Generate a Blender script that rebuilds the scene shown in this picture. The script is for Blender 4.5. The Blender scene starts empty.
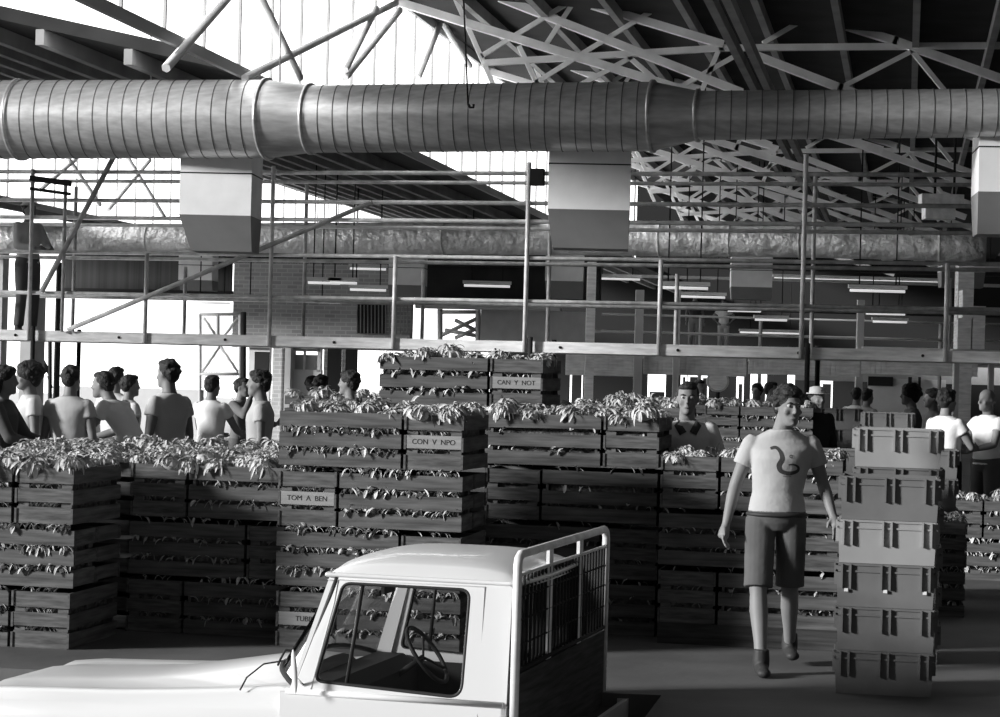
import bpy, math, random
from math import sin, cos, pi, atan, tan, sqrt
from mathutils import Vector, Matrix
from mathutils.bvhtree import BVHTree
random.seed(7)
C = bpy.context.scene.collection
scene = bpy.context.scene
# ------------------------------------------------------------------ camera
F = 2100.0; ROLL = 0.0265; EYE = 1.75; HY = 378.0
cam_d = bpy.data.cameras.new('camera'); cam_d.sensor_width = 36.0; cam_d.lens = 36.0*F/1000
cam_d.shift_y = (HY-358.5)/1000.0; cam_d.clip_end = 600
cam = bpy.data.objects.new('camera', cam_d); C.objects.link(cam)
cam.matrix_world = Matrix.Translation((0, 0, EYE)) @ Matrix.Rotation(pi/2, 4, 'X') @ Matrix.Rotation(ROLL, 4, 'Z')
scene.camera = cam
# ------------------------------------------------------------------ world: daylight strongest beyond the open far left of the shed
w = bpy.data.worlds.new('sky'); scene.world = w; w.use_nodes = True
nt = w.node_tree; nt.nodes.clear()
tc = nt.nodes.new('ShaderNodeTexCoord'); dp = nt.nodes.new('ShaderNodeVectorMath'); dp.operation = 'DOT_PRODUCT'
dv = Vector((-0.35, 0.93, 0.12)).normalized(); dp.inputs[1].default_value = dv
mr = nt.nodes.new('ShaderNodeMapRange'); mr.interpolation_type = 'SMOOTHSTEP'
mr.inputs[1].default_value = 0.45; mr.inputs[2].default_value = 0.95; mr.inputs[3].default_value = 0.075; mr.inputs[4].default_value = 2.4
bg = nt.nodes.new('ShaderNodeBackground'); bg.inputs[0].default_value = (1, 1, 1, 1)
wo = nt.nodes.new('ShaderNodeOutputWorld')
nt.links.new(tc.outputs['Generated'], dp.inputs[0]); nt.links.new(dp.outputs['Value'], mr.inputs[0])
nt.links.new(mr.outputs[0], bg.inputs[1]); nt.links.new(bg.outputs[0], wo.inputs[0])
sun_d = bpy.data.lights.new('sun', 'SUN'); sun_d.energy = 6.2; sun_d.angle = 0.16
sun = bpy.data.objects.new('sun', sun_d); C.objects.link(sun)
SUNV = Vector((0.88, 0.30, -0.26)).normalized()
sun.rotation_euler = SUNV.to_track_quat('-Z', 'Y').to_euler()
vs = scene.view_settings; vs.view_transform = 'Standard'; vs.look = 'None'; vs.gamma = 1.0; vs.exposure = 0.0
vs.use_curve_mapping = False
# ------------------------------------------------------------------ projection helpers (photograph measurements -> places)
CR, SR = cos(ROLL), sin(ROLL)
def ray(u, v):
    xc = (u-500)/F; yc = (HY-v)/F
    return Vector((xc*CR-yc*SR, 1.0, xc*SR+yc*CR))
def at(u, v, D):
    r = ray(u, v); return Vector((r.x*D, D, EYE+r.z*D))
def hor(u): return HY+(u-500)*ROLL
BY = -atan(405/2100.0)
EL = Vector((cos(BY), sin(BY), 0)); ED = Vector((-sin(BY), cos(BY), 0))
RB = Matrix.Rotation(BY, 4, 'Z')
def bl(u, v, off):
    """photo point on the building plane at depth `off` -> (along, z)"""
    r = ray(u, v); t = off/(r.x*ED.x+r.y*ED.y)
    p = Vector((r.x*t, r.y*t, 0)); return p.dot(EL), EYE+r.z*t
def bw(e, d, z): return EL*e+ED*d+Vector((0, 0, z))
# ------------------------------------------------------------------ mesh builder
class MB:
    def __init__(s): s.v = []; s.f = []; s.m = []; s.sm = []
    def add(s, vs, fs, mi=0, smooth=False):
        n = len(s.v); s.v += [tuple(p) for p in vs]
        for f in fs: s.f.append(tuple(n+i for i in f)); s.m.append(mi); s.sm.append(smooth)
    def box(s, c, size, M=None, mi=0, taper=None):
        hx, hy, hz = size[0]/2, size[1]/2, size[2]/2
        P = []
        for dz in (-1, 1):
            k = 1 if dz > 0 or not taper else taper
            for dx, dy in ((-1, -1), (1, -1), (1, 1), (-1, 1)): P.append(Vector((dx*hx*k, dy*hy*k, dz*hz)))
        c = Vector(c); P = [(M @ p if M else p)+c for p in P]
        s.add(P, [(0, 3, 2, 1), (4, 5, 6, 7), (0, 1, 5, 4), (1, 2, 6, 5), (2, 3, 7, 6), (3, 0, 4, 7)], mi); return s
    def bb(s, x0, x1, y0, y1, z0, z1, mi=0): return s.box(((x0+x1)/2, (y0+y1)/2, (z0+z1)/2), (abs(x1-x0), abs(y1-y0), abs(z1-z0)), None, mi)
    def tube(s, a, b, r, n=8, mi=0, r2=None, cap=True, smooth=True):
        return s.path([a, b], [r, r if r2 is None else r2], n, mi, cap, smooth)
    def path(s, pts, rs, n=8, mi=0, cap=True, smooth=True, up=None):
        pts = [Vector(p) for p in pts]
        if not isinstance(rs, (list, tuple)): rs = [rs]*len(pts)
        V = []; prev = None
        for i, p in enumerate(pts):
            t = (pts[min(i+1, len(pts)-1)]-pts[max(i-1, 0)]).normalized()
            if prev is None:
                a = Vector((0, 0, 1)) if abs(t.z) < .9 else Vector((1, 0, 0))
                prev = (a-t*a.dot(t)).normalized()
            else: prev = (prev-t*prev.dot(t)).normalized()
            q = t.cross(prev)
            for k in range(n):
                an = 2*pi*k/n; V.append(p+(prev*cos(an)+q*sin(an))*rs[i])
        Fs = []
        for i in range(len(pts)-1):
            for k in range(n):
                k2 = (k+1) % n; Fs.append((i*n+k, i*n+k2, (i+1)*n+k2, (i+1)*n+k))
        s.add(V, Fs, mi, smooth)
        if cap:
            b = len(s.v)-len(V); s.f.append(tuple(b+k for k in range(n))[::-1]); s.m.append(mi); s.sm.append(False)
            e = b+(len(pts)-1)*n; s.f.append(tuple(e+k for k in range(n))); s.m.append(mi); s.sm.append(False)
        return s
    def loft(s, rings, mi=0, closed=True, cap=True, smooth=True):
        n = len(rings[0]); V = [p for r in rings for p in r]; Fs = []
        for i in range(len(rings)-1):
            for k in range(n if closed else n-1):
                k2 = (k+1) % n; Fs.append((i*n+k, i*n+k2, (i+1)*n+k2, (i+1)*n+k))
        if cap and closed:
            Fs.append(tuple(range(n))[::-1]); Fs.append(tuple((len(rings)-1)*n+k for k in range(n)))
        s.add(V, Fs, mi, smooth); return s
    def ball(s, c, r, sc=(1, 1, 1), n=12, m=8, mi=0, M=None):
        c = Vector(c); V = []
        for i in range(m+1):
            th = pi*i/m
            for k in range(n):
                ph = 2*pi*k/n; p = Vector((sin(th)*cos(ph)*r*sc[0], sin(th)*sin(ph)*r*sc[1], cos(th)*r*sc[2]))
                V.append((M @ p if M else p)+c)
        Fs = []
        for i in range(m):
            for k in range(n):
                k2 = (k+1) % n; Fs.append((i*n+k, (i+1)*n+k, (i+1)*n+k2, i*n+k2))
        s.add(V, Fs, mi, True); return s
    def mesh(s, name, mats):
        me = bpy.data.meshes.new(name); me.from_pydata(s.v, [], s.f)
        for m_ in (mats if isinstance(mats, (list, tuple)) else [mats]): me.materials.append(m_)
        me.polygons.foreach_set('material_index', s.m); me.polygons.foreach_set('use_smooth', s.sm); me.update(); return me
    def build(s, name, mats, parent=None, **kw):
        o = bpy.data.objects.new(name, s.mesh(name, mats)); C.objects.link(o)
        if parent: o.parent = parent
        if kw: tag(o, **kw)
        return o
def tag(o, label=None, cat=None, group=None, kind=None):
    if label: o['label'] = label
    if cat: o['category'] = cat
    if group: o['group'] = group
    if kind: o['kind'] = kind
    return o
def empty(name, loc=(0, 0, 0), rz=0.0, sc=1.0, **kw):
    o = bpy.data.objects.new(name, None); C.objects.link(o); o.location = loc; o.rotation_euler = (0, 0, rz); o.scale = (sc, sc, sc)
    o.empty_display_size = .1; return tag(o, **kw)
def dup(o, parent=None):
    c = o.copy(); C.objects.link(c); c.parent = parent
    for ch in [x for x in o.children]:
        d = ch.copy(); C.objects.link(d); d.parent = c
        for g in [x for x in ch.children]:
            e = g.copy(); C.objects.link(e); e.parent = d
    return c
# ------------------------------------------------------------------ materials (the photograph is black and white)
def mat(name, v, rough=.8, metal=0.0, var=0.0, scale=6.0, stretch=(1, 1, 1), bump=0.0, spec=.3, coat=0.0, bscale=None, emit=0.0):
    m = bpy.data.materials.new(name); m.use_nodes = True; n = m.node_tree.nodes; L = m.node_tree.links
    b = n['Principled BSDF']; b.inputs['Roughness'].default_value = rough; b.inputs['Metallic'].default_value = metal
    b.inputs['Specular IOR Level'].default_value = spec; b.inputs['Coat Weight'].default_value = coat
    b.inputs['Base Color'].default_value = (v, v, v, 1)
    if emit: b.inputs['Emission Color'].default_value = (1, 1, 1, 1); b.inputs['Emission Strength'].default_value = emit
    if var or bump:
        t = n.new('ShaderNodeTexCoord'); mp = n.new('ShaderNodeMapping'); mp.inputs['Scale'].default_value = stretch
        L.new(t.outputs['Object'], mp.inputs['Vector'])
        nz = n.new('ShaderNodeTexNoise'); nz.inputs['Scale'].default_value = scale; nz.inputs['Detail'].default_value = 6
        L.new(mp.outputs[0], nz.inputs['Vector'])
        if var:
            r = n.new('ShaderNodeMapRange'); r.inputs[1].default_value = .3; r.inputs[2].default_value = .7
            r.inputs[3].default_value = v*(1-var); r.inputs[4].default_value = v*(1+var)
            L.new(nz.outputs[0], r.inputs[0]); L.new(r.outputs[0], b.inputs['Base Color'])
        if bump:
            bp = n.new('ShaderNodeBump'); bp.inputs['Strength'].default_value = bump; bp.inputs['Distance'].default_value = .12 if name == 'foil_wrap' else .02
            if bscale:
                nz2 = n.new('ShaderNodeTexNoise'); nz2.inputs['Scale'].default_value = bscale; nz2.inputs['Detail'].default_value = 4
                L.new(mp.outputs[0], nz2.inputs['Vector']); L.new(nz2.outputs[0], bp.inputs['Height'])
            else: L.new(nz.outputs[0], bp.inputs['Height'])
            L.new(bp.outputs[0], b.inputs['Normal'])
    return m
M = {}
M['wood'] = mat('weathered_wood', .105, .85, var=.55, scale=3, stretch=(1.5, 1.5, 14), bump=.3)
M['woodv'] = mat('crate_wood', .10, .85, var=.5, scale=2.2, stretch=(1.2, 1.2, 16), bump=.3)
M['woodd'] = mat('dark_crate_wood', .05, .9, var=.5, scale=2.2, stretch=(1.2, 1.2, 16), bump=.3)
M['board'] = mat('label_board', .28, .8, var=.15, scale=5, stretch=(1, 1, 9))
M['ink'] = mat('stencil_ink', .03, .8)
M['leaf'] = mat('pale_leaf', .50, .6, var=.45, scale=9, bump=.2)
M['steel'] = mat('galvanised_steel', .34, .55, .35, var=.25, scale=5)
M['pack'] = mat('packed_greens_shade', .12, .9, var=.6, scale=30, bump=1.0)
M['pipe'] = mat('scaffold_pipe', .60, .5, .1, var=.3, scale=8)
M['pipel'] = mat('pale_scaffold_pipe', .80, .5, .2, var=.2, scale=8)
M['beam'] = mat('painted_beam', .80, .7, var=.2, scale=4, stretch=(1, 1, 6))
M['truss'] = mat('painted_truss_steel', .90, .7, var=.15, scale=3)
M['duct'] = mat('duct_sheet', .55, .34, .6, var=.18, scale=7, stretch=(.6, 3, 3), bump=.05)
M['ductd'] = mat('duct_seam', .13, .6, .4)
M['foil'] = mat('foil_wrap', .92, .35, .25, var=.3, scale=3, bump=.9, bscale=5)
M['boxp'] = mat('vent_paint', .85, .7, var=.08, scale=3)
M['box_shade'] = mat('vent_hood_shade', .24, .7, var=.1, scale=3)  # vent colour darkened to put shade on the down-facing hood
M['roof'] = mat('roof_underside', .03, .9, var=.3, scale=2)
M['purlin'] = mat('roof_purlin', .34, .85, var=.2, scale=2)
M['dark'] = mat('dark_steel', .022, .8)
M['mull'] = mat('glazing_bar', .5, .8)
M['white'] = mat('white_paint', .75, .6, var=.05, scale=3)
M['grey'] = mat('grey_paint', .50, .7, var=.12, scale=3)
M['black'] = mat('black_rubber', .02, .6)
M['truck'] = mat('cream_truck_enamel', .70, .32, spec=.5, coat=.3)
M['chrome'] = mat('chrome', .7, .15, 1.0)
M['seat'] = mat('seat_vinyl', .22, .5)
M['plast'] = mat('grey_plastic', .15, .55, var=.2, scale=3)
M['plastl'] = mat('pale_plastic', .30, .55, var=.12, scale=3)
M['skin'] = mat('skin', .20, .55, var=.08, scale=9)
M['hair'] = mat('dark_hair', .018, .6, var=.5, scale=40, bump=1.0)
M['hairg'] = mat('grey_hair', .25, .6, var=.4, scale=40, bump=.8)
M['boot'] = mat('boot_leather', .035, .6)
M['eye'] = mat('eye_white', .5, .3); M['lip'] = mat('lip', .14, .5)
M['tee'] = mat('white_cotton', .40, .9, var=.06, scale=6, bump=.5, bscale=9)
M['short'] = mat('drab_cotton', .09, .9, var=.15, scale=6, bump=.4, bscale=10)
CL = {}
def cloth(v):
    k = round(v, 2)
    if k not in CL: CL[k] = mat('cloth_%d' % int(k*100), k, .9, var=.08, scale=6, bump=.4, bscale=9)
    return CL[k]
def floor_mat():
    m = mat('concrete_floor', .115, .75, var=.35, scale=.8, bump=.15, bscale=12); n = m.node_tree.nodes; return m
M['floor'] = floor_mat()
def brick_mat(name, a, b, mortar, sc=1.0):
    m = bpy.data.materials.new(name); m.use_nodes = True; n = m.node_tree.nodes; L = m.node_tree.links
    t = n.new('ShaderNodeTexCoord'); sp = n.new('ShaderNodeSeparateXYZ'); cb = n.new('ShaderNodeCombineXYZ')
    L.new(t.outputs['Object'], sp.inputs[0]); L.new(sp.outputs[0], cb.inputs[0]); L.new(sp.outputs[2], cb.inputs[1])
    br = n.new('ShaderNodeTexBrick'); br.inputs['Color1'].default_value = (a, a, a, 1); br.inputs['Color2'].default_value = (b, b, b, 1)
    br.inputs['Mortar'].default_value = (mortar,)*3+(1,); br.inputs['Scale'].default_value = sc
    br.inputs['Brick Width'].default_value = .24; br.inputs['Row Height'].default_value = .086; br.inputs['Mortar Size'].default_value = .01
    L.new(cb.outputs[0], br.inputs['Vector']); L.new(br.outputs['Color'], n['Principled BSDF'].inputs['Base Color'])
    n['Principled BSDF'].inputs['Roughness'].default_value = .9; return m
M['brick'] = brick_mat('face_brick', .30, .40, .48)
M['brickp'] = brick_mat('pale_brick', .42, .52, .6)
def ribbed(name, v, pitch, lo=.6, axis=0, emit=0.0):
    """corrugated / sheeted surface: vertical strips a little different in tone"""
    m = bpy.data.materials.new(name); m.use_nodes = True; n = m.node_tree.nodes; L = m.node_tree.links; b = n['Principled BSDF']
    t = n.new('ShaderNodeTexCoord'); mp = n.new('ShaderNodeMapping')
    sc = [0.02, 0.02, 0.08]; sc[axis] = 1.0/pitch; mp.inputs['Scale'].default_value = sc
    L.new(t.outputs['Object'], mp.inputs['Vector'])
    nz = n.new('ShaderNodeTexNoise'); nz.inputs['Scale'].default_value = 1.0; nz.inputs['Detail'].default_value = 5; nz.inputs['Roughness'].default_value = .7
    L.new(mp.outputs[0], nz.inputs['Vector'])
    r = n.new('ShaderNodeMapRange'); r.inputs[1].default_value = .35; r.inputs[2].default_value = .6
    r.inputs[3].default_value = v*lo; r.inputs[4].default_value = v
    L.new(nz.outputs[0], r.inputs[0]); L.new(r.outputs[0], b.inputs['Base Color']); b.inputs['Roughness'].default_value = .8
    if emit:
        r2 = n.new('ShaderNodeMapRange'); r2.inputs[1].default_value = .35; r2.inputs[2].default_value = .6
        r2.inputs[3].default_value = emit*lo; r2.inputs[4].default_value = emit
        b.inputs['Emission Color'].default_value = (1, 1, 1, 1); L.new(nz.outputs[0], r2.inputs[0]); L.new(r2.outputs[0], b.inputs['Emission Strength'])
    return m
M['glaz'] = ribbed('daylit_roof_glazing', .5, .35, .7, 1, emit=3.0)
M['corr'] = ribbed('corrugated_sheet', .28, .06, .55, 0)
M['shut'] = ribbed('dark_shutter', .07, .1, .5, 0)
def glass(name, tint=.5, mixv=.25):
    m = bpy.data.materials.new(name); m.use_nodes = True; n = m.node_tree.nodes; L = m.node_tree.links
    n.remove(n['Principled BSDF']); tr = n.new('ShaderNodeBsdfTransparent'); tr.inputs[0].default_value = (tint,)*3+(1,)
    gl = n.new('ShaderNodeBsdfGlossy'); gl.inputs['Roughness'].default_value = .03; gl.inputs[0].default_value = (.9, .9, .9, 1)
    fr = n.new('ShaderNodeFresnel'); fr.inputs[0].default_value = 1.5
    mx = n.new('ShaderNodeMixShader'); L.new(fr.outputs[0], mx.inputs[0]); L.new(tr.outputs[0], mx.inputs[1]); L.new(gl.outputs[0], mx.inputs[2])
    L.new(mx.outputs[0], n['Material Output'].inputs[0]); return m
M['glass'] = glass('cab_glass', .75)
M['lamp'] = mat('fluorescent_tube', .9, .5, emit=.55)
# ------------------------------------------------------------------ the setting
def bbox_obj(name, e0, e1, d0, d1, z0, z1, m, **kw):
    mb = MB(); ce, cd, cz = (e0+e1)/2, (d0+d1)/2, (z0+z1)/2
    mb.box((0, 0, 0), (abs(e1-e0), abs(d1-d0), abs(z1-z0)))
    o = mb.build(name, m); o.location = bw(ce, cd, cz); o.rotation_euler = (0, 0, BY); tag(o, **kw); return o
def st(o): o['kind'] = 'structure'; return o
# raised market floor (z=0) with the sunken truck lane in front of it
mb = MB()
P = [(-30, 12.35), (-3.2, 12.15), (.95, 11.75), (.55, 9.6), (.55, 6), (12, 6), (30, 46), (-30, 58)]
n = len(P); top = [Vector((x, y, 0)) for x, y in P]; bot = [Vector((x, y, -.68)) for x, y in P]
mb.add(top+bot, [tuple(range(n))[::-1] if False else tuple(range(n-1, -1, -1)), tuple(range(n, 2*n))]+[(i, (i+1) % n, n+(i+1) % n, n+i) for i in range(n)])
mb.f[0] = tuple(range(n)); st(mb.build('floor', M['floor']))
mb = MB(); mb.bb(-60, 40, -5, 60, -.80, -.66); st(mb.build('floor_lane', M['floor']))
mb = MB(); mb.bb(-60, 40, 58, 140, -.6, -.05); st(mb.build('ground_yard', M['white']))
# saw-tooth roof : ridges and valleys run away from the camera along ED
rC, zC = bl(398, 2, 28*ED.y); rC = at(398, 2, 28).dot(EL); zC = at(398, 2, 28).z
glH = 1.93; PITCH = 9.7; zV = zC-glH
D0, D1 = 17.5, 78
def roofz(x, y):
    e = x*EL.x+y*EL.y; f = ((e-rC)/PITCH) % 1.0
    return zC+.12+(zV-zC-.12)*f if e < rC else zC+.12-.55*f
def roof_slab(name, e_ridge, e_valley, d0, d1, zV=zV):
    mb = MB(); t = .14
    V = []
    for d in (d0, d1):
        for e, z in ((e_ridge, zC+.12), (e_valley, zV-.0), (e_valley, zV+t), (e_ridge, zC+.12+t)): V.append(bw(e, d, z))
    mb.add(V, [(0, 1, 5, 4), (1, 2, 6, 5), (2, 3, 7, 6), (3, 0, 4, 7), (0, 3, 2, 1), (4, 5, 6, 7)])
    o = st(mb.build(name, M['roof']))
    pr = MB()                                              # purlins under the slab, running in depth
    for k in range(1, 10):
        f = k/10; e = e_ridge+(e_valley-e_ridge)*f; z = zC+.12+(zV-zC-.12)*f
        a = bw(e, d0, z-.09); b = bw(e, d1, z-.09); c = (a+b)/2
        pr.box(c, (.09, d1-d0, .16), Matrix.Rotation(BY, 3, 'Z'))
    pr.build('roof_purlins', M['purlin'], o)
    return o
def glazing(name, e, d0, d1, braces=()):
    mb = MB(); mb.bb(-.02, .02, 0, d1-d0, 0, glH+.1)
    o = mb.build(name, M['glaz']); o.location = bw(e, d0, zV+.02); o.rotation_euler = (0, 0, BY); st(o)
    mu = MB()
    k = 0.0
    while k < d1-d0:
        mu.bb(.02, .05, k-.015, k+.015, 0, glH); k += 1.1
    mu.bb(.02, .07, 0, d1-d0, -.05, .06); mu.bb(.02, .07, 0, d1-d0, glH-.02, glH+.1)
    mu.build('glazing_bars', M['mull'], o)
    for p, q in braces:
        P2 = []
        for u, v in (p, q):
            r = ray(u, v); t = (e+.14)/r.dot(EL); P2.append(Vector((r.x*t, r.y*t, EYE+r.z*t)))
        w2 = MB(); w2.tube(P2[0], P2[1], .045, 6); bo = w2.build('wind_brace', M['truss'], o); bo.matrix_parent_inverse = (Matrix.Translation(o.location) @ Matrix.Rotation(BY, 4, 'Z')).inverted()
    return o
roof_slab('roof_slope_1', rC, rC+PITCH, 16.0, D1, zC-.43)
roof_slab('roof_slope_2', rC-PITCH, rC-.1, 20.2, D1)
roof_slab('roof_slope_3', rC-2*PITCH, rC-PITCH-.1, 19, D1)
glazing('window_1', rC-.05, 16.2, 53, (((396, 3), (245, 78)), ((238, -14), (166, 68)), ((256, -12), (300, 78)), ((345, 70), (376, 8)), ((418, 78), (440, 24)), ((400, 10), (345, 78)), ((442, 22), (470, 66)))); glazing('window_2', rC-PITCH-.05, 19, 60, (((75, 160), (40, 190)), ((68, 158), (100, 205)), ((150, 160), (108, 210)), ((128, 158), (165, 218))))
bbox_obj('wall_right', rC+PITCH+2, rC+PITCH+2.3, 12, 80, -.6, 7, M['dark'], kind='structure')
# end wall far away, with openings left between its bays
def endrect(name, u0, u1, v0, v1, off, th, m, **kw):
    a = bl(u0, v1, off); b = bl(u1, v0, off)
    return bbox_obj(name, a[0], b[0], off, off+th, a[1], b[1], m, **kw)
def rectpart(parent, name, u0, u1, v0, v1, off, th, m, lab=None):
    a = bl(u0, v1, off); b = bl(u1, v0, off); mb = MB()
    W = [bw(a[0], off, a[1]), bw(b[0], off, b[1])]
    mb.bb(a[0], b[0], off, off+th, a[1], b[1])
    o = mb.build(name, m, parent)
    if lab: o['label'] = lab
    return o
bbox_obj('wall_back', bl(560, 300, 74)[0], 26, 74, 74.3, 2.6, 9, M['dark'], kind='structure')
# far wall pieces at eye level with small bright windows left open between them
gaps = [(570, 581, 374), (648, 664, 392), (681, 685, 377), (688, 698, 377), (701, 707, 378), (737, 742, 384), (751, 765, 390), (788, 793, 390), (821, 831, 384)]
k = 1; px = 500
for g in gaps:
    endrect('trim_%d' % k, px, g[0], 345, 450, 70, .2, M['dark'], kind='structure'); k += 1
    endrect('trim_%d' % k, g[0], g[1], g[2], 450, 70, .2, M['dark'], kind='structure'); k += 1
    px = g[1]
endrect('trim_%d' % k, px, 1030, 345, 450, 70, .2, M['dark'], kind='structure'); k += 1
endrect('wall_back_white', 866, 946, 380, 450, 62, .2, M['white'], kind='structure')
endrect('wall_back_grey', 795, 1010, 352, 380, 62.5, .2, M['grey'], kind='structure')
tb = empty('notice_board', bw(0, 0, 0), BY, label='dark rectangular board mounted on the far white wall', cat='board')
rectpart(tb, 'panel', 868, 893, 377, 385.5, 61.85, .08, M['dark'])
rectpart(tb, 'frame', 867.3, 893.7, 376.4, 386, 61.95, .05, M['grey'])
for i, (a, b) in enumerate(((908, 912), (918, 921))):
    endrect('trim_%d' % k, a, b, 377, 386, 61.8, .1, M['dark'], kind='structure'); k += 1
# ---- back left: brick wall, door openings, gate, pillars
OFF = 43.0
bk = empty('wall_brick', bw(0, 0, 0), BY, kind='structure')
rectpart(bk, 'brick_upper', 232, 412, 262, 347, OFF, .25, M['brick'])
rectpart(bk, 'grey_upper', 480, 590, 312, 347, OFF, .25, M['grey'])
rectpart(bk, 'lintel', 190, 600, 236, 262, OFF, .4, M['roof'])
rectpart(bk, 'lintel_beam', 415, 600, 262, 300, OFF+.1, .3, M['roof'])
rectpart(bk, 'beam_shelf', 415, 560, 300, 308, OFF-.3, .3, M['grey'])
rectpart(bk, 'brick_pier', 270, 282, 346, 466, OFF, .4, M['brickp'])
rectpart(bk, 'grey_pier', 282, 291, 346, 466, OFF-.15, .4, M['grey'])
rectpart(bk, 'brick_pier', 321, 332, 346, 466, OFF, .4, M['brick'])
rectpart(bk, 'brick_pier', 339, 352, 350, 466, OFF, .4, M['brickp'])
rectpart(bk, 'white_door_panel', 246, 270, 346, 466, OFF+.1, .15, M['white'])
rectpart(bk, 'dark_pane', 254, 269, 352, 378, OFF+.04, .08, M['dark'])
rectpart(bk, 'white_panel', 291, 321, 370, 466, OFF+.1, .15, M['white'])
rectpart(bk, 'window_frame', 292, 320, 346, 351, OFF+.1, .15, M['white'])
rectpart(bk, 'window_frame', 317, 321, 346, 372, OFF+.1, .15, M['white'])
rectpart(bk, 'grey_pane', 292, 317, 355, 370, OFF+.2, .05, M['grey'])
rectpart(bk, 'window_bar', 303, 305, 351, 370, OFF+.1, .1, M['white'])
sh = empty('roller_shutter', bw(0, 0, 0), BY, label='dark ribbed shutter band rolled down above the bright open doorway', cat='shutter')
rectpart(sh, 'shutter_curtain', 62, 232, 248, 292, OFF+.42, .1, M['shut'])
rectpart(sh, 'bottom_rail', 62, 232, 291, 294, OFF+.40, .2, M['dark'])
endrect('wall_left_pier', 17, 36, 290, 460, OFF-4, .5, M['grey'], kind='structure')
endrect('wall_left', -140, 4, 230, 460, OFF-2, .3, M['grey'], kind='structure')
endrect('door_post', 51, 58, 262, 470, OFF-3, .25, M['dark'], kind='structure')
endrect('wall_low', 52, 200, 390, 455, OFF+6, .3, M['white'], kind='structure')
# window grille in the brick wall
gr = empty('window_grille', bw(0, 0, 0), BY, label='barred dark window grille in the brick wall behind the walkway', cat='window')
rectpart(gr, 'dark_opening', 357, 386, 305, 333, OFF-.06, .06, M['dark'])
mb = MB()
for i in range(16):
    u = 357+i*3.6; a = bl(u, 304, OFF-.1); b = bl(u, 334, OFF-.1); mb.tube((a[0], OFF-.1, a[1]), (b[0], OFF-.1, b[1]), .012, 6)
mb.build('bars', M['steel'], gr)
# chain-mesh gate
g = empty('mesh_gate', bw(0, 0, 0), BY, label='white framed wire mesh gate with an A brace beside brick wall', cat='gate')
def gp(u, v, o=OFF-1.2): a = bl(u, v, o); return (a[0], o, a[1])
mb = MB()
for (a, b) in (((200, 314), (200, 463)), ((240, 314), (240, 464)), ((200, 440), (241, 440)), ((200, 314), (241, 314)), ((200, 374), (241, 374)), ((218, 314), (218, 346))):
    mb.tube(gp(*a), gp(*b), .035, 6)
mb.build('gate_frame', M['white'], g)
mb = MB()
for (a, b) in (((202, 372), (220, 346)), ((220, 346), (238, 372)), ((204, 318), (216, 336)), ((238, 318), (224, 336))): mb.tube(gp(*a), gp(*b), .028, 6)
mb.build('gate_brace', M['white'], g)
mb = MB()
for i in range(-20, 30):
    for sgn in (1, -1):
        u0, v0 = 200+i*2.6, 314
        # clipped diagonal lines
        pts = []
        for t in (0, 1):
            pass
        L = 98; ua, ub = u0, u0+sgn*L
        t0 = 0.0; t1 = 1.0
        def clip(lo, hi, p, d):
            global t0, t1
            if d > 0: t0 = max(t0, (lo-p)/d); t1 = min(t1, (hi-p)/d)
            else: t0 = max(t0, (hi-p)/d); t1 = min(t1, (lo-p)/d)
        clip(200, 240, ua, ub-ua)
        if t1-t0 > .02: mb.tube(gp(ua+(ub-ua)*t0, v0+L*t0), gp(ua+(ub-ua)*t1, v0+L*t1), .006, 3, cap=False)
mb.build('wire_mesh', M['steel'], g)
mb = MB(); mb.tube(gp(243.5, 312), gp(243.5, 466), .06, 8); mb.build('gate_post', M['dark'], g)
# white roof-framed shed seen through the doorway behind the brick wall
sh2 = empty('loading_canopy', bw(0, 0, 0), BY, label='white trussed canopy frame seen through the bright gap in brick wall', cat='canopy')
mb = MB()
for (a, b) in (((440, 336), (478, 318)), ((455, 320), (475, 330)), ((455, 338), (478, 328)), ((440, 312), (478, 312)), ((445, 330), (478, 336))): mb.tube(gp(*a, OFF+7), gp(*b, OFF+7), .05, 6)
mb.build('truss_bars', M['grey'], sh2)
mb = MB(); mb.tube(gp(478, 308, OFF+7), gp(478, 452, OFF+7), .07, 6); mb.tube(gp(440, 308, OFF+7), gp(440, 452, OFF+7), .07, 6); mb.build('canopy_post', M['grey'], sh2)
# outside: external stair frame between pillars
sf = empty('stair_frame', bw(0, 0, 0), BY, label='dark steel stair frame outside beyond the doorway post', cat='stairs')
mb = MB()
for (a, b) in (((36, 348), (50, 372)), ((37, 352), (50, 376)), ((39, 371), (50, 371)), ((48, 376), (52, 388))): mb.tube(gp(*a, OFF+2), gp(*b, OFF+2), .03, 6)
mb.build('stringer', M['dark'], sf)
mb = MB(); mb.tube(gp(50, 340, OFF+2), gp(50, 459, OFF+2), .05, 6); mb.tube(gp(38, 340, OFF+2), gp(38, 459, OFF+2), .05, 6); mb.build('stair_post', M['dark'], sf)
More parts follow.
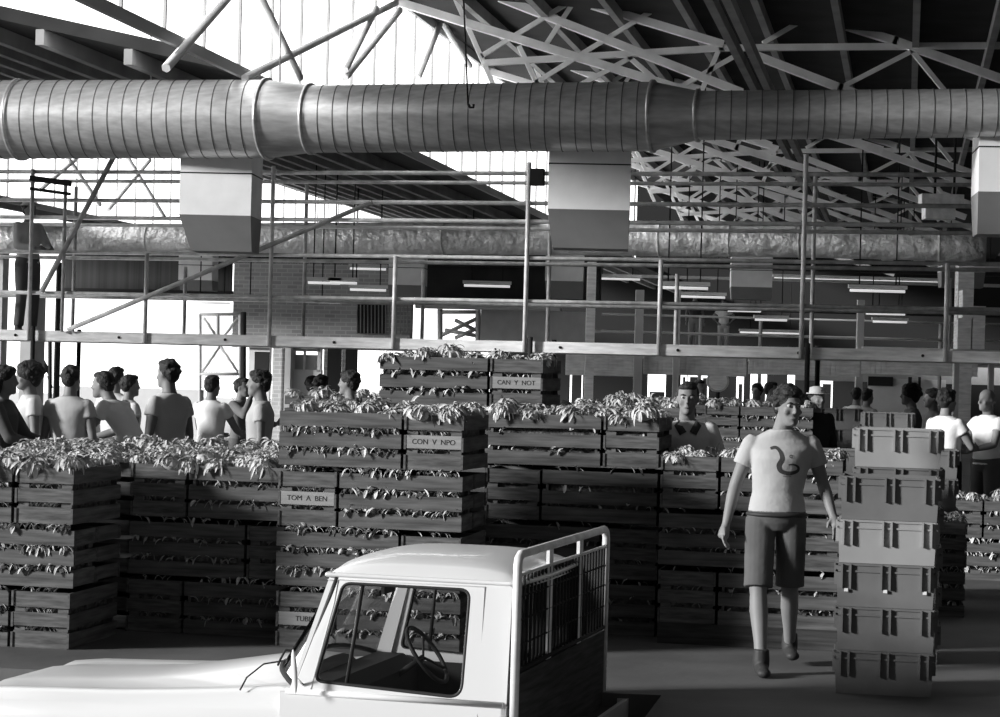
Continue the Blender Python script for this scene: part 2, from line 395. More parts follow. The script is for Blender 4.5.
# ------------------------------------------------------------------ roof trusses
TR = {'rafters': [((398, 2), (700, 95)), ((700, 95), (880, 150)), ((520, -17), (575, 0)), ((575, 0), (721, 44)), ((752, 54), (840, 88)), ((840, 88), (990, 142)), ((640, -38), (762, 0)), ((762, 0), (895, 41)), ((895, 41), (1060, 100)), ((480, -10), (740, 92)), ((560, -30), (640, 5))],
      'tie_bar': [((486, 63), (721, 48)), ((721, 48), (1060, 45))],
      'lacing': [((483, 55), (568, 3)), ((575, 58), (670, 0)), ((765, 42), (837, 0)), ((840, 88), (912, 51)), ((537, 82), (575, 58)), ((582, 84), (630, 58)), ((680, 87), (735, 56)), ((456, 0), (493, 84)), ((520, 48), (537, 84)), ((630, 58), (660, 84)), ((912, 51), (960, 110)), ((575, 0), (545, 46)), ((721, 44), (700, 95))]}
LT = ['nearest roof truss, above the big duct', 'second roof truss behind the big duct', 'third roof truss in the row', 'fourth roof truss in the row', 'fifth roof truss in the row', 'sixth and deepest roof truss in the row', 'x']
for i in range(6):
    t = empty('roof_truss', at(500, 300, 28)*0, 0, label='pale steel lattice, '+LT[i], cat='roof truss', group='roof trusses')
    sh_ = ED*(6.2*i)
    for nm, seg in TR.items():
        mb = MB(); r = {'rafters': .075, 'tie_bar': .06, 'lacing': .045}[nm]
        for a, b in seg:
            if i and nm == 'hip_brace' and i > 3: continue
            A = at(a[0], a[1], 28-(a[0]-398)*.0); B_ = at(b[0], b[1], 28)
            # follow the building direction: right end nearer
            A = Vector((A.x, A.y, A.z)); B_ = Vector((B_.x, B_.y, B_.z))
            dirv = (B_-A); L_ = dirv.length
            rot = dirv.to_track_quat('X', 'Z').to_matrix()
            mb.box((A+B_)/2+sh_, (L_+.06, r*1.4, r*1.4), rot)
        if mb.v: mb.build(nm if nm != 'rafters' else 'rafter_chords', M['truss'], t)
# two deep steel girders running away under the roof slope
for i, (a, b) in enumerate((((709, -4), (769, 90)), ((727, -4), (790, 120)))):
    mb = MB(); d_ = ED
    p = at(a[0], a[1], 21.0)
    mb.box(p+ED*21, (.09, 46, .12), Matrix.Rotation(BY, 3, 'Z'))
    mb.build('roof_girder', M['purlin'], label=['pale girder running away under dark roof, first of the pair', 'second pale girder running away under dark roof beside its twin'][i], cat='girder', group='roof girders')
# ------------------------------------------------------------------ large spiral duct
def ductpt(u, v0, sL, sR):
    s = sL+(sR-sL)*u/1000.0; D = F/s; return at(u, v0, D), s
def duct(name, stations, sL, sR, seam_px, m, **kw):
    """stations: (u, centre v, radius px, flange?)"""
    root = empty(name, (0, 0, 0), 0, **kw)
    def interp(u):
        for i in range(len(stations)-1):
            a, b = stations[i], stations[i+1]
            if u <= b[0]: f = (u-a[0])/(b[0]-a[0]); return a[1]+(b[1]-a[1])*f, a[2]+(b[2]-a[2])*f
        return stations[-1][1], stations[-1][2]
    def frame(u):
        v, r = interp(u); p, s = ductpt(u, v, sL, sR); return p, r/s
    a0 = ductpt(stations[0][0], stations[0][1], sL, sR)[0]; a1 = ductpt(stations[-1][0], stations[-1][1], sL, sR)[0]
    ax = (a1-a0).normalized(); up = Vector((0, 0, 1)); up = (up-ax*up.dot(ax)).normalized(); q = ax.cross(up)
    def ring(u, dr=0, sl=0, off=0):
        p, r = frame(u); r += dr; R = []
        for k in range(48):
            an = 2*pi*k/48; R.append(p+ax*(off+sl*sin(an)*1.0)+(up*cos(an)+q*sin(an))*r)
        return R
    us = sorted(set([s_[0] for s_ in stations]+[stations[0][0]+i*20 for i in range(int((stations[-1][0]-stations[0][0])/20))]))
    b = MB(); b.loft([ring(u) for u in us]); b.build('duct_shell', m, root)
    if seam_px:
        b = MB(); u = stations[0][0]+8
        while u < stations[-1][0]-8:
            inred = any(stations[i][0]-3 < u < stations[i+1][0]+3 and abs(stations[i][2]-stations[i+1][2]) > 3 for i in range(len(stations)-1))
            if not inred:
                b.loft([ring(u, .0005, .035, -.005), ring(u, .005, .035, -.003), ring(u, .005, .035, .003), ring(u, .0005, .035, .005)], cap=False)
            u += seam_px*(1+.1*(u/1000))
        b.build('spiral_seams', M['ductd'], root)
    for s_ in stations:
        if len(s_) > 3 and s_[3]:
            b = MB(); b.loft([ring(s_[0], .0, 0, -.02), ring(s_[0], .022, 0, -.015), ring(s_[0], .022, 0, .015), ring(s_[0], .0, 0, .02)], cap=False)
            b.build('joint_flange', m, root)
    return root
duct('spiral_air_duct', [(-60, 120, 39), (21, 119.5, 39, 1), (268, 119, 39, 1), (311, 119, 33.6, 1), (500, 117.5, 34), (653, 116.5, 34.6, 1), (698, 115.5, 24.5, 1), (1060, 112.5, 24)], 95, 107, 14.3, M['duct'],
     label='large spiral-seamed galvanised air duct crossing in front of the roof trusses', cat='air duct')
duct('foil_air_duct', [(-40, 238, 15), (35, 239, 15, 1), (150, 239.5, 15, 1), (300, 239, 16.5), (445, 238.5, 16, 1), (660, 240, 16, 1), (730, 241, 15.5, 1), (800, 242, 15.5, 1), (940, 246, 15, 1), (986, 247, 15)], 48.7, 54.8, 0, M['foil'],
     label='smaller foil-wrapped air duct running behind the pipe walkway', cat='air duct')
def vent(name, u0, u1, v0, vj, v1, v2, s, dep, label, grp, taper=.12, flip=False):
    D = F/s; uc = (u0+u1)/2; p = at(uc, v1, D); wd = (u1-u0)/s; h1 = (v1-v0)/s; h2 = (v2-v1)/s
    t = empty(name, p, BY*.35 if not flip else BY*.6, label=label, cat='air vent', group=grp)
    b = MB(); b.bb(-wd/2, wd/2, 0, dep, 0, (v1-vj)/s-.004); b.build('vent_box', M['boxp'], t)
    b = MB(); b.bb(-wd/2+.0, wd/2-.0, 0, dep, (v1-vj)/s+.004, h1); b.build('vent_collar', M['boxp'], t)
    b = MB(); b.bb(-wd/2-.004, wd/2+.004, -.004, dep+.004, (v1-vj)/s-.006, (v1-vj)/s+.006); b.build('joint_strip', M['dark'], t)
    b = MB(); tp = wd*taper; y0 = h2*.55
    V = [(-wd/2, 0, 0), (wd/2, 0, 0), (wd/2, dep, 0), (-wd/2, dep, 0), (-wd/2+tp, y0, -h2), (wd/2-tp*.2, y0, -h2), (wd/2-tp*.2, dep, -h2), (-wd/2+tp, dep, -h2)]
    b.add([Vector(x) for x in V], [(0, 3, 2, 1)[::-1], (4, 5, 6, 7)[::-1], (0, 1, 5, 4)[::1], (1, 2, 6, 5), (2, 3, 7, 6), (3, 0, 4, 7)])
    b.build('vent_hood', M['box_shade'], t); return t
vent('air_vent', 178.5, 251, 152, 173, 215, 250, 97, .62, 'pale box vent with shade-toned hood under widest part of the big duct', 'vents under the big duct')
vent('air_vent', 547.5, 629.5, 142.5, 164, 209.5, 247, 101.5, .62, 'pale box vent with shade-toned hood under the duct, mid span', 'vents under the big duct', .06)
vent('air_vent', 979, 1062, 123, 147, 192, 233, 107, .62, 'box vent under the narrow end of the big duct, half cut off', 'vents under the big duct', .03, True)
for u0, u1, v0, v1, v2, lb in ((178, 212, 255, 280, 290, 'beside the gate top'), (388, 424, 256, 285, 296, 'over the brick wall'), (545, 583, 256, 281, 298, 'beyond the tall scaffold pair'), (731, 772, 259, 287, 299, 'above the far walkway couple'), (942, 985, 261, 272, 287, 'at the duct end by the pale column')):
    vent('small_air_vent', u0, u1, v0-4, v0+(v1-v0)*.4, v1, v2, 51, .6, 'small pale vent under the foil duct, '+lb, 'vents under the foil duct', .03)
# ------------------------------------------------------------------ pipe walkway
GL = at(0, 335, 26.9); GR = at(1000, 355, 24.0)
ge = (GR-GL); ge.z = 0; glen = ge.length; ge.normalize(); gn = Vector((-ge.y, ge.x, 0))
gyaw = math.atan2(ge.y, ge.x)
GO = Vector((GL.x, GL.y, 0))
def gx(u):      # along-walkway coordinate of photo column u (near side)
    r = ray(u, 300); a, b = r.x, r.y
    # solve GO + ge*t = s*(a,b)
    det = ge.x*(-b)+a*ge.y
    t = (-GO.x*(-b)+(-a)*(GO.y)*1.0)/det if False else None
    import mathutils
    m2 = Matrix(((ge.x, -a), (ge.y, -b))); r2 = m2.inverted() @ Vector((-GO.x, -GO.y)); return r2[0]
def gw(t, y, z): return GO+ge*t+gn*y+Vector((0, 0, z))
GW = 1.15; x0, x1 = -3.0, glen+2.0
def gz(u, v):
    t = gx(u); p = gw(t, 0, 0); return EYE+ray(u, v).z*p.y
walk = empty('pipe_walkway', GO, gyaw, label='raised scaffold pipe walkway with timber edge beams and guard rails', cat='walkway')
zb1 = 2.2; zb0 = 2.07
def wpart(nm, mb, m): return mb.build(nm, m, walk)
b = MB(); b.bb(x0, x1, -.05, 0, zb0, zb1); b.bb(x0, x1, GW, GW+.05, zb0, zb1); wpart('edge_beam', b, M['beam'])
b = MB()
for k in range(5): b.bb(x0, x1, .02+k*.227, .02+k*.227+.215, zb1-.10, zb1-.06)
wpart('deck_planks', b, M['woodd'])
b = MB(); u = x0+.4
while u < x1: b.ball((u, -.055, (zb0+zb1)/2), .018, n=8, m=5); u += 1.42
wpart('bolts', b, M['dark'])
def rail(z, side, r, m, a=x0, c=x1, nm='guard_rail'):
    b = MB(); y = -.03 if side == 0 else GW+.03
    b.tube((a, y, z), (c, y, z), r, 8); return wpart(nm, b, m)
for z in (2.68, 3.2): rail(z, 0, .024, M['pipe']); rail(z, 1, .024, M['pipe'])
for z, m in ((3.64, M['pipel']), (3.86, M['pipe']), (4.22, M['pipe'])): rail(z, 0, .026, m)
rail(4.22, 1, .024, M['pipe']); rail(3.64, 1, .024, M['pipel'])
posts = [(32, 4.25, 1), (148, 3.2, 0), (272, 4.3, 0), (396, 3.2, 0), (527, 4.35, 0), (661, 3.2, 0), (803, 4.45, 0), (947, 3.2, 0)]
for u, z, k in posts:
    t = gx(u); b = MB(); b.tube((t, -.07, zb0), (t, -.07, z), .028, 8); wpart('upright', b, M['pipel'])
    b = MB(); b.tube((t, GW+.07, zb0), (t, GW+.07, z-.1), .026, 8); wpart('upright', b, M['pipe'])
for u in (32, 527, 803):       # support legs to the floor
    t = gx(u); 
    for y in (-.11, GW+.11):
        b = MB(); b.tube((t+.08, y, 0.0), (t+.08, y, 2.25), .03, 8); wpart('support_leg', b, M['dark'])
def gpt(u, v, y=-.1): return Vector((gx(u), y, gz(u, v)))
b = MB(); b.tube(gpt(113, 158), gpt(45, 292), .035, 8); wpart('diagonal_brace', b, M['pipe'])
b = MB(); b.tube(gpt(372, 203), gpt(72, 330), .03, 8); wpart('diagonal_brace', b, M['pipe'])
b = MB(); b.tube(gpt(66, 180), gpt(66, 332), .024, 8); wpart('upright', b, M['pipe'])
b = MB(); b.box((gpt(31, 176)+gpt(71, 187))/2, ((gpt(71, 180)-gpt(31, 180)).length, .08, .07), Matrix.Rotation(.12, 3, 'Y')); b.box((gpt(31, 186)+gpt(71, 198))/2, ((gpt(71, 180)-gpt(31, 180)).length, .05, .04), Matrix.Rotation(.12, 3, 'Y')); wpart('head_frame', b, M['dark'])
b = MB(); b.box(gpt(536, 178), (.16, .12, .2)); wpart('bracket_box', b, M['dark'])
# cable with a hook in front of the big duct
hk = MB(); a = at(467, 22, 19.0); c_ = at(468, 104, 19.0); hk.tube(at(462, -40, 19), c_, .008, 6)
hk.path([c_, c_+Vector((.02, 0, -.03)), c_+Vector((.05, 0, -.03)), c_+Vector((.05, 0, 0))], .012, 6)
hk.build('cable_hook', M['dark'], label='thin black cable ending in a hook before the big duct', cat='cable')
for i, (u, lb) in enumerate(((151, 'beside the dark roof slope'), (257, 'passing over the widest duct section'), (280, 'just past the reducer of the duct'))):
    b = MB(); b.tube(at(u, -60, 22.3), at(u, 84, 22.3), .01, 6); b.build('hanger_rod', M['pipe'], label='thin hanger rod holding the big duct, '+lb, cat='rod', group='duct hanger rods')
# ------------------------------------------------------------------ far shed : lamps, far platform, fascia
lamps = [(350, 386, 269, 44), (330, 357, 283, 38), (350, 386, 290, 42), (464, 510, 286, 42), (449, 539, 292.5, 46), (774, 940, 280.5, 50), (850, 905, 291, 36), (866, 905, 314, 46), (873, 907, 322, 50), (728, 761, 311, 46), (755, 787, 320, 46), (660, 708, 288, 34), (679, 725, 297, 44), (194, 230, 303, 38), (308, 340, 283, 38), (232, 340, 301, 39), (487, 545, 269, 50), (595, 640, 279, 48), (940, 1000, 270, 50), (740, 800, 333, 60)]
where = ['over the brick wall, upper', 'over the brick wall, nearest the tall pair of posts', 'just under its upper twin over brick wall', 'short one above the bright gap', 'long one above the bright gap', 'longest, behind the far right uprights', 'brightest, high between the uprights', 'lower middle of three stacked between the uprights', 'lowest of three stacked between the uprights', 'above the far walkway couple', 'lowest near the far walkway couple', 'thick one beside the second small vent', 'under the thick one left of the vent', 'over the mesh gate', 'shortest over the brick wall', 'longest over the brick wall', 'dashed row near the foil duct', 'behind the vent by the tall pair', 'highest beyond the pale column', 'lowest and deepest above the fascia']
for (u0, u1, v, D), wh in zip(lamps, where):
    a = at(u0, v, D); c_ = at(u1, v+(u1-u0)*.0, D); c_.z = a.z = (a.z+c_.z)/2
    t = empty('fluorescent_light', (a+c_)/2, 0, label='fluorescent batten light '+wh, cat='ceiling light', group='fluorescent lights in the far shed')
    L_ = (c_-a).length; b = MB(); b.tube((-L_/2, 0, 0), (L_/2, 0, 0), .024, 8); b.build('tube', M['lamp'], t)
    b = MB(); b.bb(-L_/2-.03, L_/2+.03, -.06, .06, .04, .10); b.build('housing', M['white'], t)
    b = MB(); mx_ = (a+c_)/2
    for q in (-L_/3, L_/3): b.tube((q, 0, .1), (q, 0, roofz(mx_.x+q, mx_.y)-mx_.z), .012, 5); b.build('hanger', M['dark'], t)
# far ceiling beams (dark joists crossing, with paler lower edges)
for i, (v, D, m, lb) in enumerate(((262, 48, 'dark', 'highest dark one'), (275, 50, 'grey', 'thin grey one below the foil duct'), (304, 52, 'dark', 'middle dark one'), (331, 56, 'grey', 'lowest grey one above the far platform'))):
    a = at(590, v, D); b = MB(); b.box((a.x+7, D, a.z), (19, .2, .16 if m == 'dark' else .07)); b.build('cross_beam', M[m], label='beam spanning the far shed, '+lb, cat='beam', group='beams across the far shed')
pf = empty('far_platform', (0, 0, 0), label='raised timber platform across the far shed where two men stand', cat='platform')
a = at(600, 352, 56); b = MB(); b.bb(a.x, a.x+14, 55.4, 58, a.z-.12, a.z); b.build('deck', M['grey'], pf); zpf = a.z
for uu in (640, 700, 760, 860, 940): b = MB(); p = at(uu, 352, 55.6); b.tube((p.x, 55.6, 0), (p.x, 55.6, zpf+1.0), .05, 6); b.build('post', M['grey'], pf)
b = MB(); b.tube((a.x, 55.5, zpf+.55), (a.x+14, 55.5, zpf+.55), .03, 6); b.tube((a.x, 55.5, zpf+1.0), (a.x+14, 55.5, zpf+1.0), .03, 6); b.build('handrail', M['grey'], pf)
for i, (u0, u1, lb) in enumerate(((566, 642, 'nearest the crates'), (644, 747, 'above the man behind the crates'), (749, 860, 'above the man in the printed shirt'), (862, 978, 'reaching the pale column'))):
    D = 36.0; a = at(u0, 352.5, D); c_ = at(u1, 378, D)
    fb = empty('fascia_panel', (a.x, D, c_.z+.02), 0, label='ribbed grey fascia panel hung below the walkway, '+lb, cat='panel', group='fascia panels')
    b = MB(); wd = c_.x-a.x; nn = int(wd/.08)
    for k in range(nn): b.bb(k*wd/nn+.004, (k+1)*wd/nn-.02, -.012, .0, 0, .46)
    b.bb(0, wd-.01, 0, .05, -.0, .47); b.build('ribbed_sheet', M['beam'], fb)
for u, v0, v1, D, r, m, lb in ((592, 262, 420, 35.5, .075, 'beam', 'beside the dark crates'), (965, 262, 440, 34.9, .13, 'beam', 'beside the bald man, thickest'), (678, 285, 420, 35.8, .05, 'grey', 'between fascia panels'), (640, 290, 420, 35.8, .07, 'grey', 'thin one beside the far windows'), (861, 300, 400, 37, .06, 'grey', 'at the last fascia joint'), (335, 346, 420, 38, .12, 'dark', 'dark one beside the brick pier'), (352, 346, 420, 37, .1, 'dark', 'dark one behind the dark-haired man')):
    a = at(u, v0, D); b = MB(); b.bb(a.x-r, a.x+r, D-r, D+r, 0, a.z); b.build('shed_column', M[m], label='shed column '+lb, cat='column', group='shed columns')
# ------------------------------------------------------------------ slatted wooden crates
CLn, CW, CH, PIT = .80, .385, .348, .385
TXT = {}
def text_mesh(s, size):
    cu = bpy.data.curves.new('txt', 'FONT'); cu.body = s; cu.size = size; cu.align_x = 'CENTER'; cu.align_y = 'CENTER'; cu.extrude = .0008
    o = bpy.data.objects.new('txt', cu); C.objects.link(o); dg = bpy.context.evaluated_depsgraph_get(); dg.update()
    me = bpy.data.meshes.new_from_object(o.evaluated_get(dg)); bpy.data.objects.remove(o); bpy.data.curves.remove(cu)
    me.materials.clear(); me.materials.append(M['ink']); return me
def crate_meshes(seed):
    R = random.Random(seed); j = lambda a: R.uniform(-a, a)
    L, W, H = CLn, CW, CH; d = {}
    def slats(x0, x1, y, side, heights):
        b = MB()
        for z0, z1 in heights: b.box(((x0+x1)/2, y, (z0+z1)/2+j(.004)), (x1-x0, .014, z1-z0), Matrix.Rotation(j(.011), 3, 'Y'))
        return b
    hs = [(0, .094), (.127, .217), (.254, .348)]
    b = slats(0, L, .007, 0, hs); d['front_side'] = b.mesh('side_slats', M['woodv'])
    b = slats(0, L, W-.007, 0, hs); d['back_side'] = b.mesh('side_slats', M['woodv'])
    for k, nm in ((0, 'end0'), (1, 'end1')):
        x = .016 if k == 0 else L-.016; b = MB(); n = 1
        for z0, z1 in ((0, .105), (.252, .348)): b.box((x, W/2, (z0+z1)/2), (.016, W-.03, z1-z0))
        xi = x+(.016 if k == 0 else -.016)
        for y0, y1 in ((.016, .085), (W-.085, W-.016)): b.box((xi, (y0+y1)/2, H/2), (.018, y1-y0, H-.01))
        d[nm] = b.mesh('end_panel', M['wood'])
        b = MB(); b.box((x-(.004 if k == 0 else -.004), W/2, .178), (.018, W-.026, .084)); d[nm+'b'] = b.mesh('middle_board', M['wood']); d[nm+'c'] = b.mesh('label_board', M['board'])
    b = MB()
    for k in range(3): b.bb(.01, L-.01, .03+k*.115, .03+k*.115+.1, .0, .012)
    d['base'] = b.mesh('base_boards', M['woodv'])
    b = MB()
    for z0, z1 in hs:
        b.bb(0, L, 0, .014, z0, z1); b.bb(0, L, W-.014, W, z0, z1); b.bb(.01, .026, .014, W-.014, z0, z1); b.bb(L-.026, L-.01, .014, W-.014, z0, z1)
    b.bb(.01, L-.01, .03, W-.03, 0, .012); d['whole'] = b.mesh('wooden_crate', M['woodv'])
    return d
CM = [crate_meshes(i) for i in range(4)]
TX = {k: text_mesh(k, .046) for k in ('CON  V  NPO', 'TOM  A  BEN', 'CAN  Y  NOT', 'TUBRI')}
def put(me, name, parent):
    o = bpy.data.objects.new(name, me); C.objects.link(o); o.parent = parent; return o
def crate(x, y, z, yaw, label, detail, seed, txt=None, group=None):
    d = CM[seed % 4]
    if not detail:
        o = bpy.data.objects.new('wooden_crate', d['whole']); C.objects.link(o); o.location = (x, y, z); o.rotation_euler = (0, 0, yaw); return tag(o, label, 'crate', group)
    t = empty('wooden_crate', (x, y, z), yaw, label=label, cat='crate', group=group)
    put(d['front_side'], 'side_slats', t); put(d['back_side'], 'side_slats', t)
    for k in ('end0', 'end1'): e = put(d[k], 'end_panel', t); eb = put(d[k+('c' if txt and k == 'end0' else 'b')], 'label_board' if txt and k == 'end0' else 'middle_board', e)
    if txt:
        q = bpy.data.objects.new('stencil_lettering', TX[txt]); C.objects.link(q); q.parent = eb_first(t); q.rotation_euler = (pi/2, 0, -pi/2); q.location = (-.0015+.0035, CW/2, .178)
    put(d['base'], 'base_boards', t); return t
def eb_first(t): return [c for c in t.children if c.name.startswith('end_panel')][0]
# leaf and leafy bunch meshes
def leaf_strip(b, p, dirv, L, W, droop, R):
    dirv = Vector(dirv).normalized(); side = dirv.cross(Vector((R.uniform(-.4, .4), R.uniform(-.4, .4), 1)))
    if side.length < .1: side = Vector((1, 0, 0))
    side.normalize(); n = 4; V = []
    q = Vector(p); d = dirv.copy()
    for i in range(n+1):
        f = i/n; wd = W*(.35+.9*sin(pi*min(1, f*.9+.1)))*.5; upv = side.cross(d)
        V += [q-side*wd+upv*.25*wd, q-upv*.18*wd, q+side*wd+upv*.25*wd]
        d = (d+Vector((0, 0, -droop))+side*R.uniform(-.15, .15)).normalized(); q = q+d*(L/n)
    Fs = []
    for i in range(n):
        for k in range(2): Fs.append((i*3+k, i*3+k+1, i*3+k+4, i*3+k+3))
    b.add(V, Fs, 0, False)
def bunch_mesh(seed):
    R = random.Random(seed); b = MB(); b.ball((0, 0, .02), .075, (1, 1, .55), 10, 6)
    for i in range(95):
        an = R.uniform(0, 2*pi); el = R.uniform(-.1, 1.4); rr_ = R.uniform(.0, .065)
        a2 = an+R.uniform(-1.1, 1.1)
        leaf_strip(b, (cos(an)*rr_, sin(an)*rr_, .075-rr_*.45+R.uniform(-.02, .012)), (cos(a2)*cos(el), sin(a2)*cos(el), sin(el)*.8), R.uniform(.055, .10), R.uniform(.011, .026), R.uniform(.5, 1.1), R)
    return b.mesh('leafy_bunch', M['leaf'])
BM = [bunch_mesh(i) for i in range(5)]
def bunch(p, label, group, s=1.0):
    o = bpy.data.objects.new('leafy_bunch', random.choice(BM)); C.objects.link(o); o.location = p
    o.rotation_euler = (random.uniform(-.3, .3), random.uniform(-.3, .3), random.uniform(0, 6.3)); o.scale = (s, s, s*random.uniform(.8, 1.15)); return tag(o, label, 'vegetable', group)
rown = ['bottom row', 'second row', 'third row', 'fourth row', 'fifth row', 'sixth row']
NB = [0]
def stack(u, D, rows, where, yaw=BY, det=True, deep=1, pile=.5, cols=1, flip=0, texts={}, bun=None, fill=1.0, z0=0.0, jit=.012, umax=None, base=0, low=0, bcount=None):
    """one pallet-sized stack, three crates to a layer (two lengthwise, one end-on); front left bottom corner at photo column u, distance D"""
    r = ray(u, 600); o = Vector((r.x*D, D, 0)); ex = Vector((cos(yaw), sin(yaw), 0)); ey = Vector((-sin(yaw), cos(yaw), 0)); R = random.Random(int(u*7+D*31))
    fb = MB()
    for k in range(low, rows):
        z = z0+k*PIT; mirror = (k+flip) % 2; lean = ex*R.uniform(-jit, jit)+ey*R.uniform(-jit, jit)
        xs = 0 if not mirror else CW+.02
        for f in (0, 1):
            q = o+ex*xs+ey*f*(CW+.015)+lean; dd = det and f == 0
            crate(q.x, q.y, z, yaw+R.uniform(-.008, .008), 'lengthwise wooden crate, %s, %s' % (rown[k], where) if f == 0 else 'rear lengthwise wooden crate, %s, %s' % (rown[k], where), dd, R.randint(0, 9))
        xe = CLn+.02 if not mirror else 0
        q = o+ex*(xe+CW)+ey*.0+lean      # end-on: rotate by 90
        crate(q.x, q.y, z, yaw+pi/2, 'end-on wooden crate, %s, %s' % (rown[k], where), det, R.randint(0, 9), texts.get(k) if det else None)
        if det and fill:
            fb.bb(0, 0, 0, 0, 0, 0) if False else None
            for (xa, ya, xb, yb) in ((xs, 0, xs+CLn, CW), (xe, 0, xe+CW, CLn)):
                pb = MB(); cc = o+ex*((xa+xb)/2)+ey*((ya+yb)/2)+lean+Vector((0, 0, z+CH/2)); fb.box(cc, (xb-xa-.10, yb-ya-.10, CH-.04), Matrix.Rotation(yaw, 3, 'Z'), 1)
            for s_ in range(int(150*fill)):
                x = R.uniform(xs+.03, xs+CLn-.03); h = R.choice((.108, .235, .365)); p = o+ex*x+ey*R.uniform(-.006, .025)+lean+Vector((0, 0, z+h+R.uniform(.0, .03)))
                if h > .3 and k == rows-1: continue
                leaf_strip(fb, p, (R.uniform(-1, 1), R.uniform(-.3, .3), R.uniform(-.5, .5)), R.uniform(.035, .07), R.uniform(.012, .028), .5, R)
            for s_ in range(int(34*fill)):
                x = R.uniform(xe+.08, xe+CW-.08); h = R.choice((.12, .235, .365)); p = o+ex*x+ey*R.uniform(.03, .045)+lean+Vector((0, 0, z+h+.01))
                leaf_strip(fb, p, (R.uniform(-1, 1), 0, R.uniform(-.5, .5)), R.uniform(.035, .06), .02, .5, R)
            # packed greens behind the slats, coloured dark to stand for shade in gaps
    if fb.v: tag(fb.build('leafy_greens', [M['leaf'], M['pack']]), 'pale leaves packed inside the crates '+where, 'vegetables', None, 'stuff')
    zt = z0+rows*PIT-.04
    if bun is not None:
        lb = 'curled leafy bunch heaped '+where; gp = 'leafy bunches on crates '+where
        nx, ny = bun
        for i in range(nx):
            for j in range(ny):
                p = o+ex*(1.185*(i+.5+R.uniform(-.3, .3))/nx)+ey*(.79*(j+.4+R.uniform(-.3, .3))/ny)+Vector((0, 0, zt-.03+R.uniform(-.01, .05)))
                bunch(p, lb+(', front edge' if j == 0 else ', set back'), gp+(' front' if j == 0 else ' back'), R.uniform(.9, 1.25)*(pile*2)**.6); NB[0] += 1
    return o
W = 1.21
def du(D, e): return e*.98*F/D
# --- the low block of stacks on the near left
stack(75-du(13.2, 1.185), 13.2, 3, 'near corner stack below the curly-haired person', fill=2.0, bun=(7, 4), flip=0)
for c_ in range(1):
    pass
ex, ey = EL, ED
L0 = Vector((ray(75, 600).x*13.2, 13.2, 0))
def stack_at(e, d, *a, **k):
    p = L0+EL*e+ED*d; u = 500+F*(p.x/p.y)  # approximate column
    rr = (u-500)/F
    # solve exactly : ray(u,600).x == p.x/p.y
    yc = (HY-600)/F; xc = (p.x/p.y+yc*SR)/CR; u = 500+xc*F
    return stack(u, p.y, *a, **k)
stack_at(.03, .80, 3, 'shaded recess beside the lettered stack', fill=.5, bun=(7, 4), flip=1, jit=.02)
stack_at(-1.19, .86, 3, 'directly behind the near corner stack', bun=(6, 4), det=False)
stack_at(.03, 1.68, 3, 'second behind the shaded recess', bun=(6, 3), det=False, low=1 if False else 0)
stack_at(-1.19, 1.74, 3, 'two deep behind the near corner stack', bun=(6, 3), det=False)
stack_at(-1.19, 2.62, 3, 'stack nearest the people at the doorway', bun=(5, 2), det=False)
stack_at(.03, 2.56, 3, 'stack nearest the tall backlit man', bun=(5, 2), det=False)
# --- lettered stack behind the truck
stack(275, 13.45, 4, 'lettered stack behind the truck cab', fill=1.7, bun=(6, 3), flip=1, texts={3: 'CON  V  NPO', 2: 'TOM  A  BEN', 0: 'TUBRI'}, pile=.42)
# --- tall stack behind it (five high)
pM = Vector((ray(375, 600).x*15.3, 15.3, 0))
stack(375, 15.3, 5, 'five-high stack rising behind', bun=(6, 2), texts={4: 'CAN  Y  NOT'}, pile=.4, flip=0, z0=-.03 if False else 0.0)
# --- unlit stacks between the lettered stack and the man
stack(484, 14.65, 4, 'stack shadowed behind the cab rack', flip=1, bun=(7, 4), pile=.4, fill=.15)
# pallet-low stack in front of the man
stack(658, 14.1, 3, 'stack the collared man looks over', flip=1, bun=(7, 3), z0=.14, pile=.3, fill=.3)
pl = empty('pallet', Vector((ray(658, 600).x*14.1, 14.1, 0)), BY, label='low timber pallet under the stack the collared man looks over', cat='pallet')
b = MB(); [b.bb(0, 1.2, y, y+.1, .12, .14) for y in (0, .17, .34, .51, .68)]; b.build('deck_boards', M['woodd'], pl)
b = MB(); [b.bb(0, 1.2, y, y+.08, 0, .12) for y in (0, .35, .70)]; b.build('bearers', M['woodd'], pl)
# --- stacks further back
stack(700, 23.5, 4, 'far stack over the collared man\'s shoulder', flip=0, bun=(6, 2), z0=.0, pile=.5)
stack(600, 24.5, 4, 'far stack behind the shadowed stacks', flip=1, bun=(6, 2), pile=.5)
stack(560, 20.5, 4, 'stack near the slim column', flip=0, bun=(4, 2), det=True)
stack(280, 22.5, 4, 'far stack before the brick piers', flip=1, bun=(5, 2), det=False, z0=-.12+.12)
stack(808, 16.4, 2, 'low stack behind the striding man', flip=1, bun=(5, 2), pile=.35)
stack(938, 19.5, 2, 'low stack beside the broad man in white', flip=0, bun=(5, 2), det=True, pile=.35)
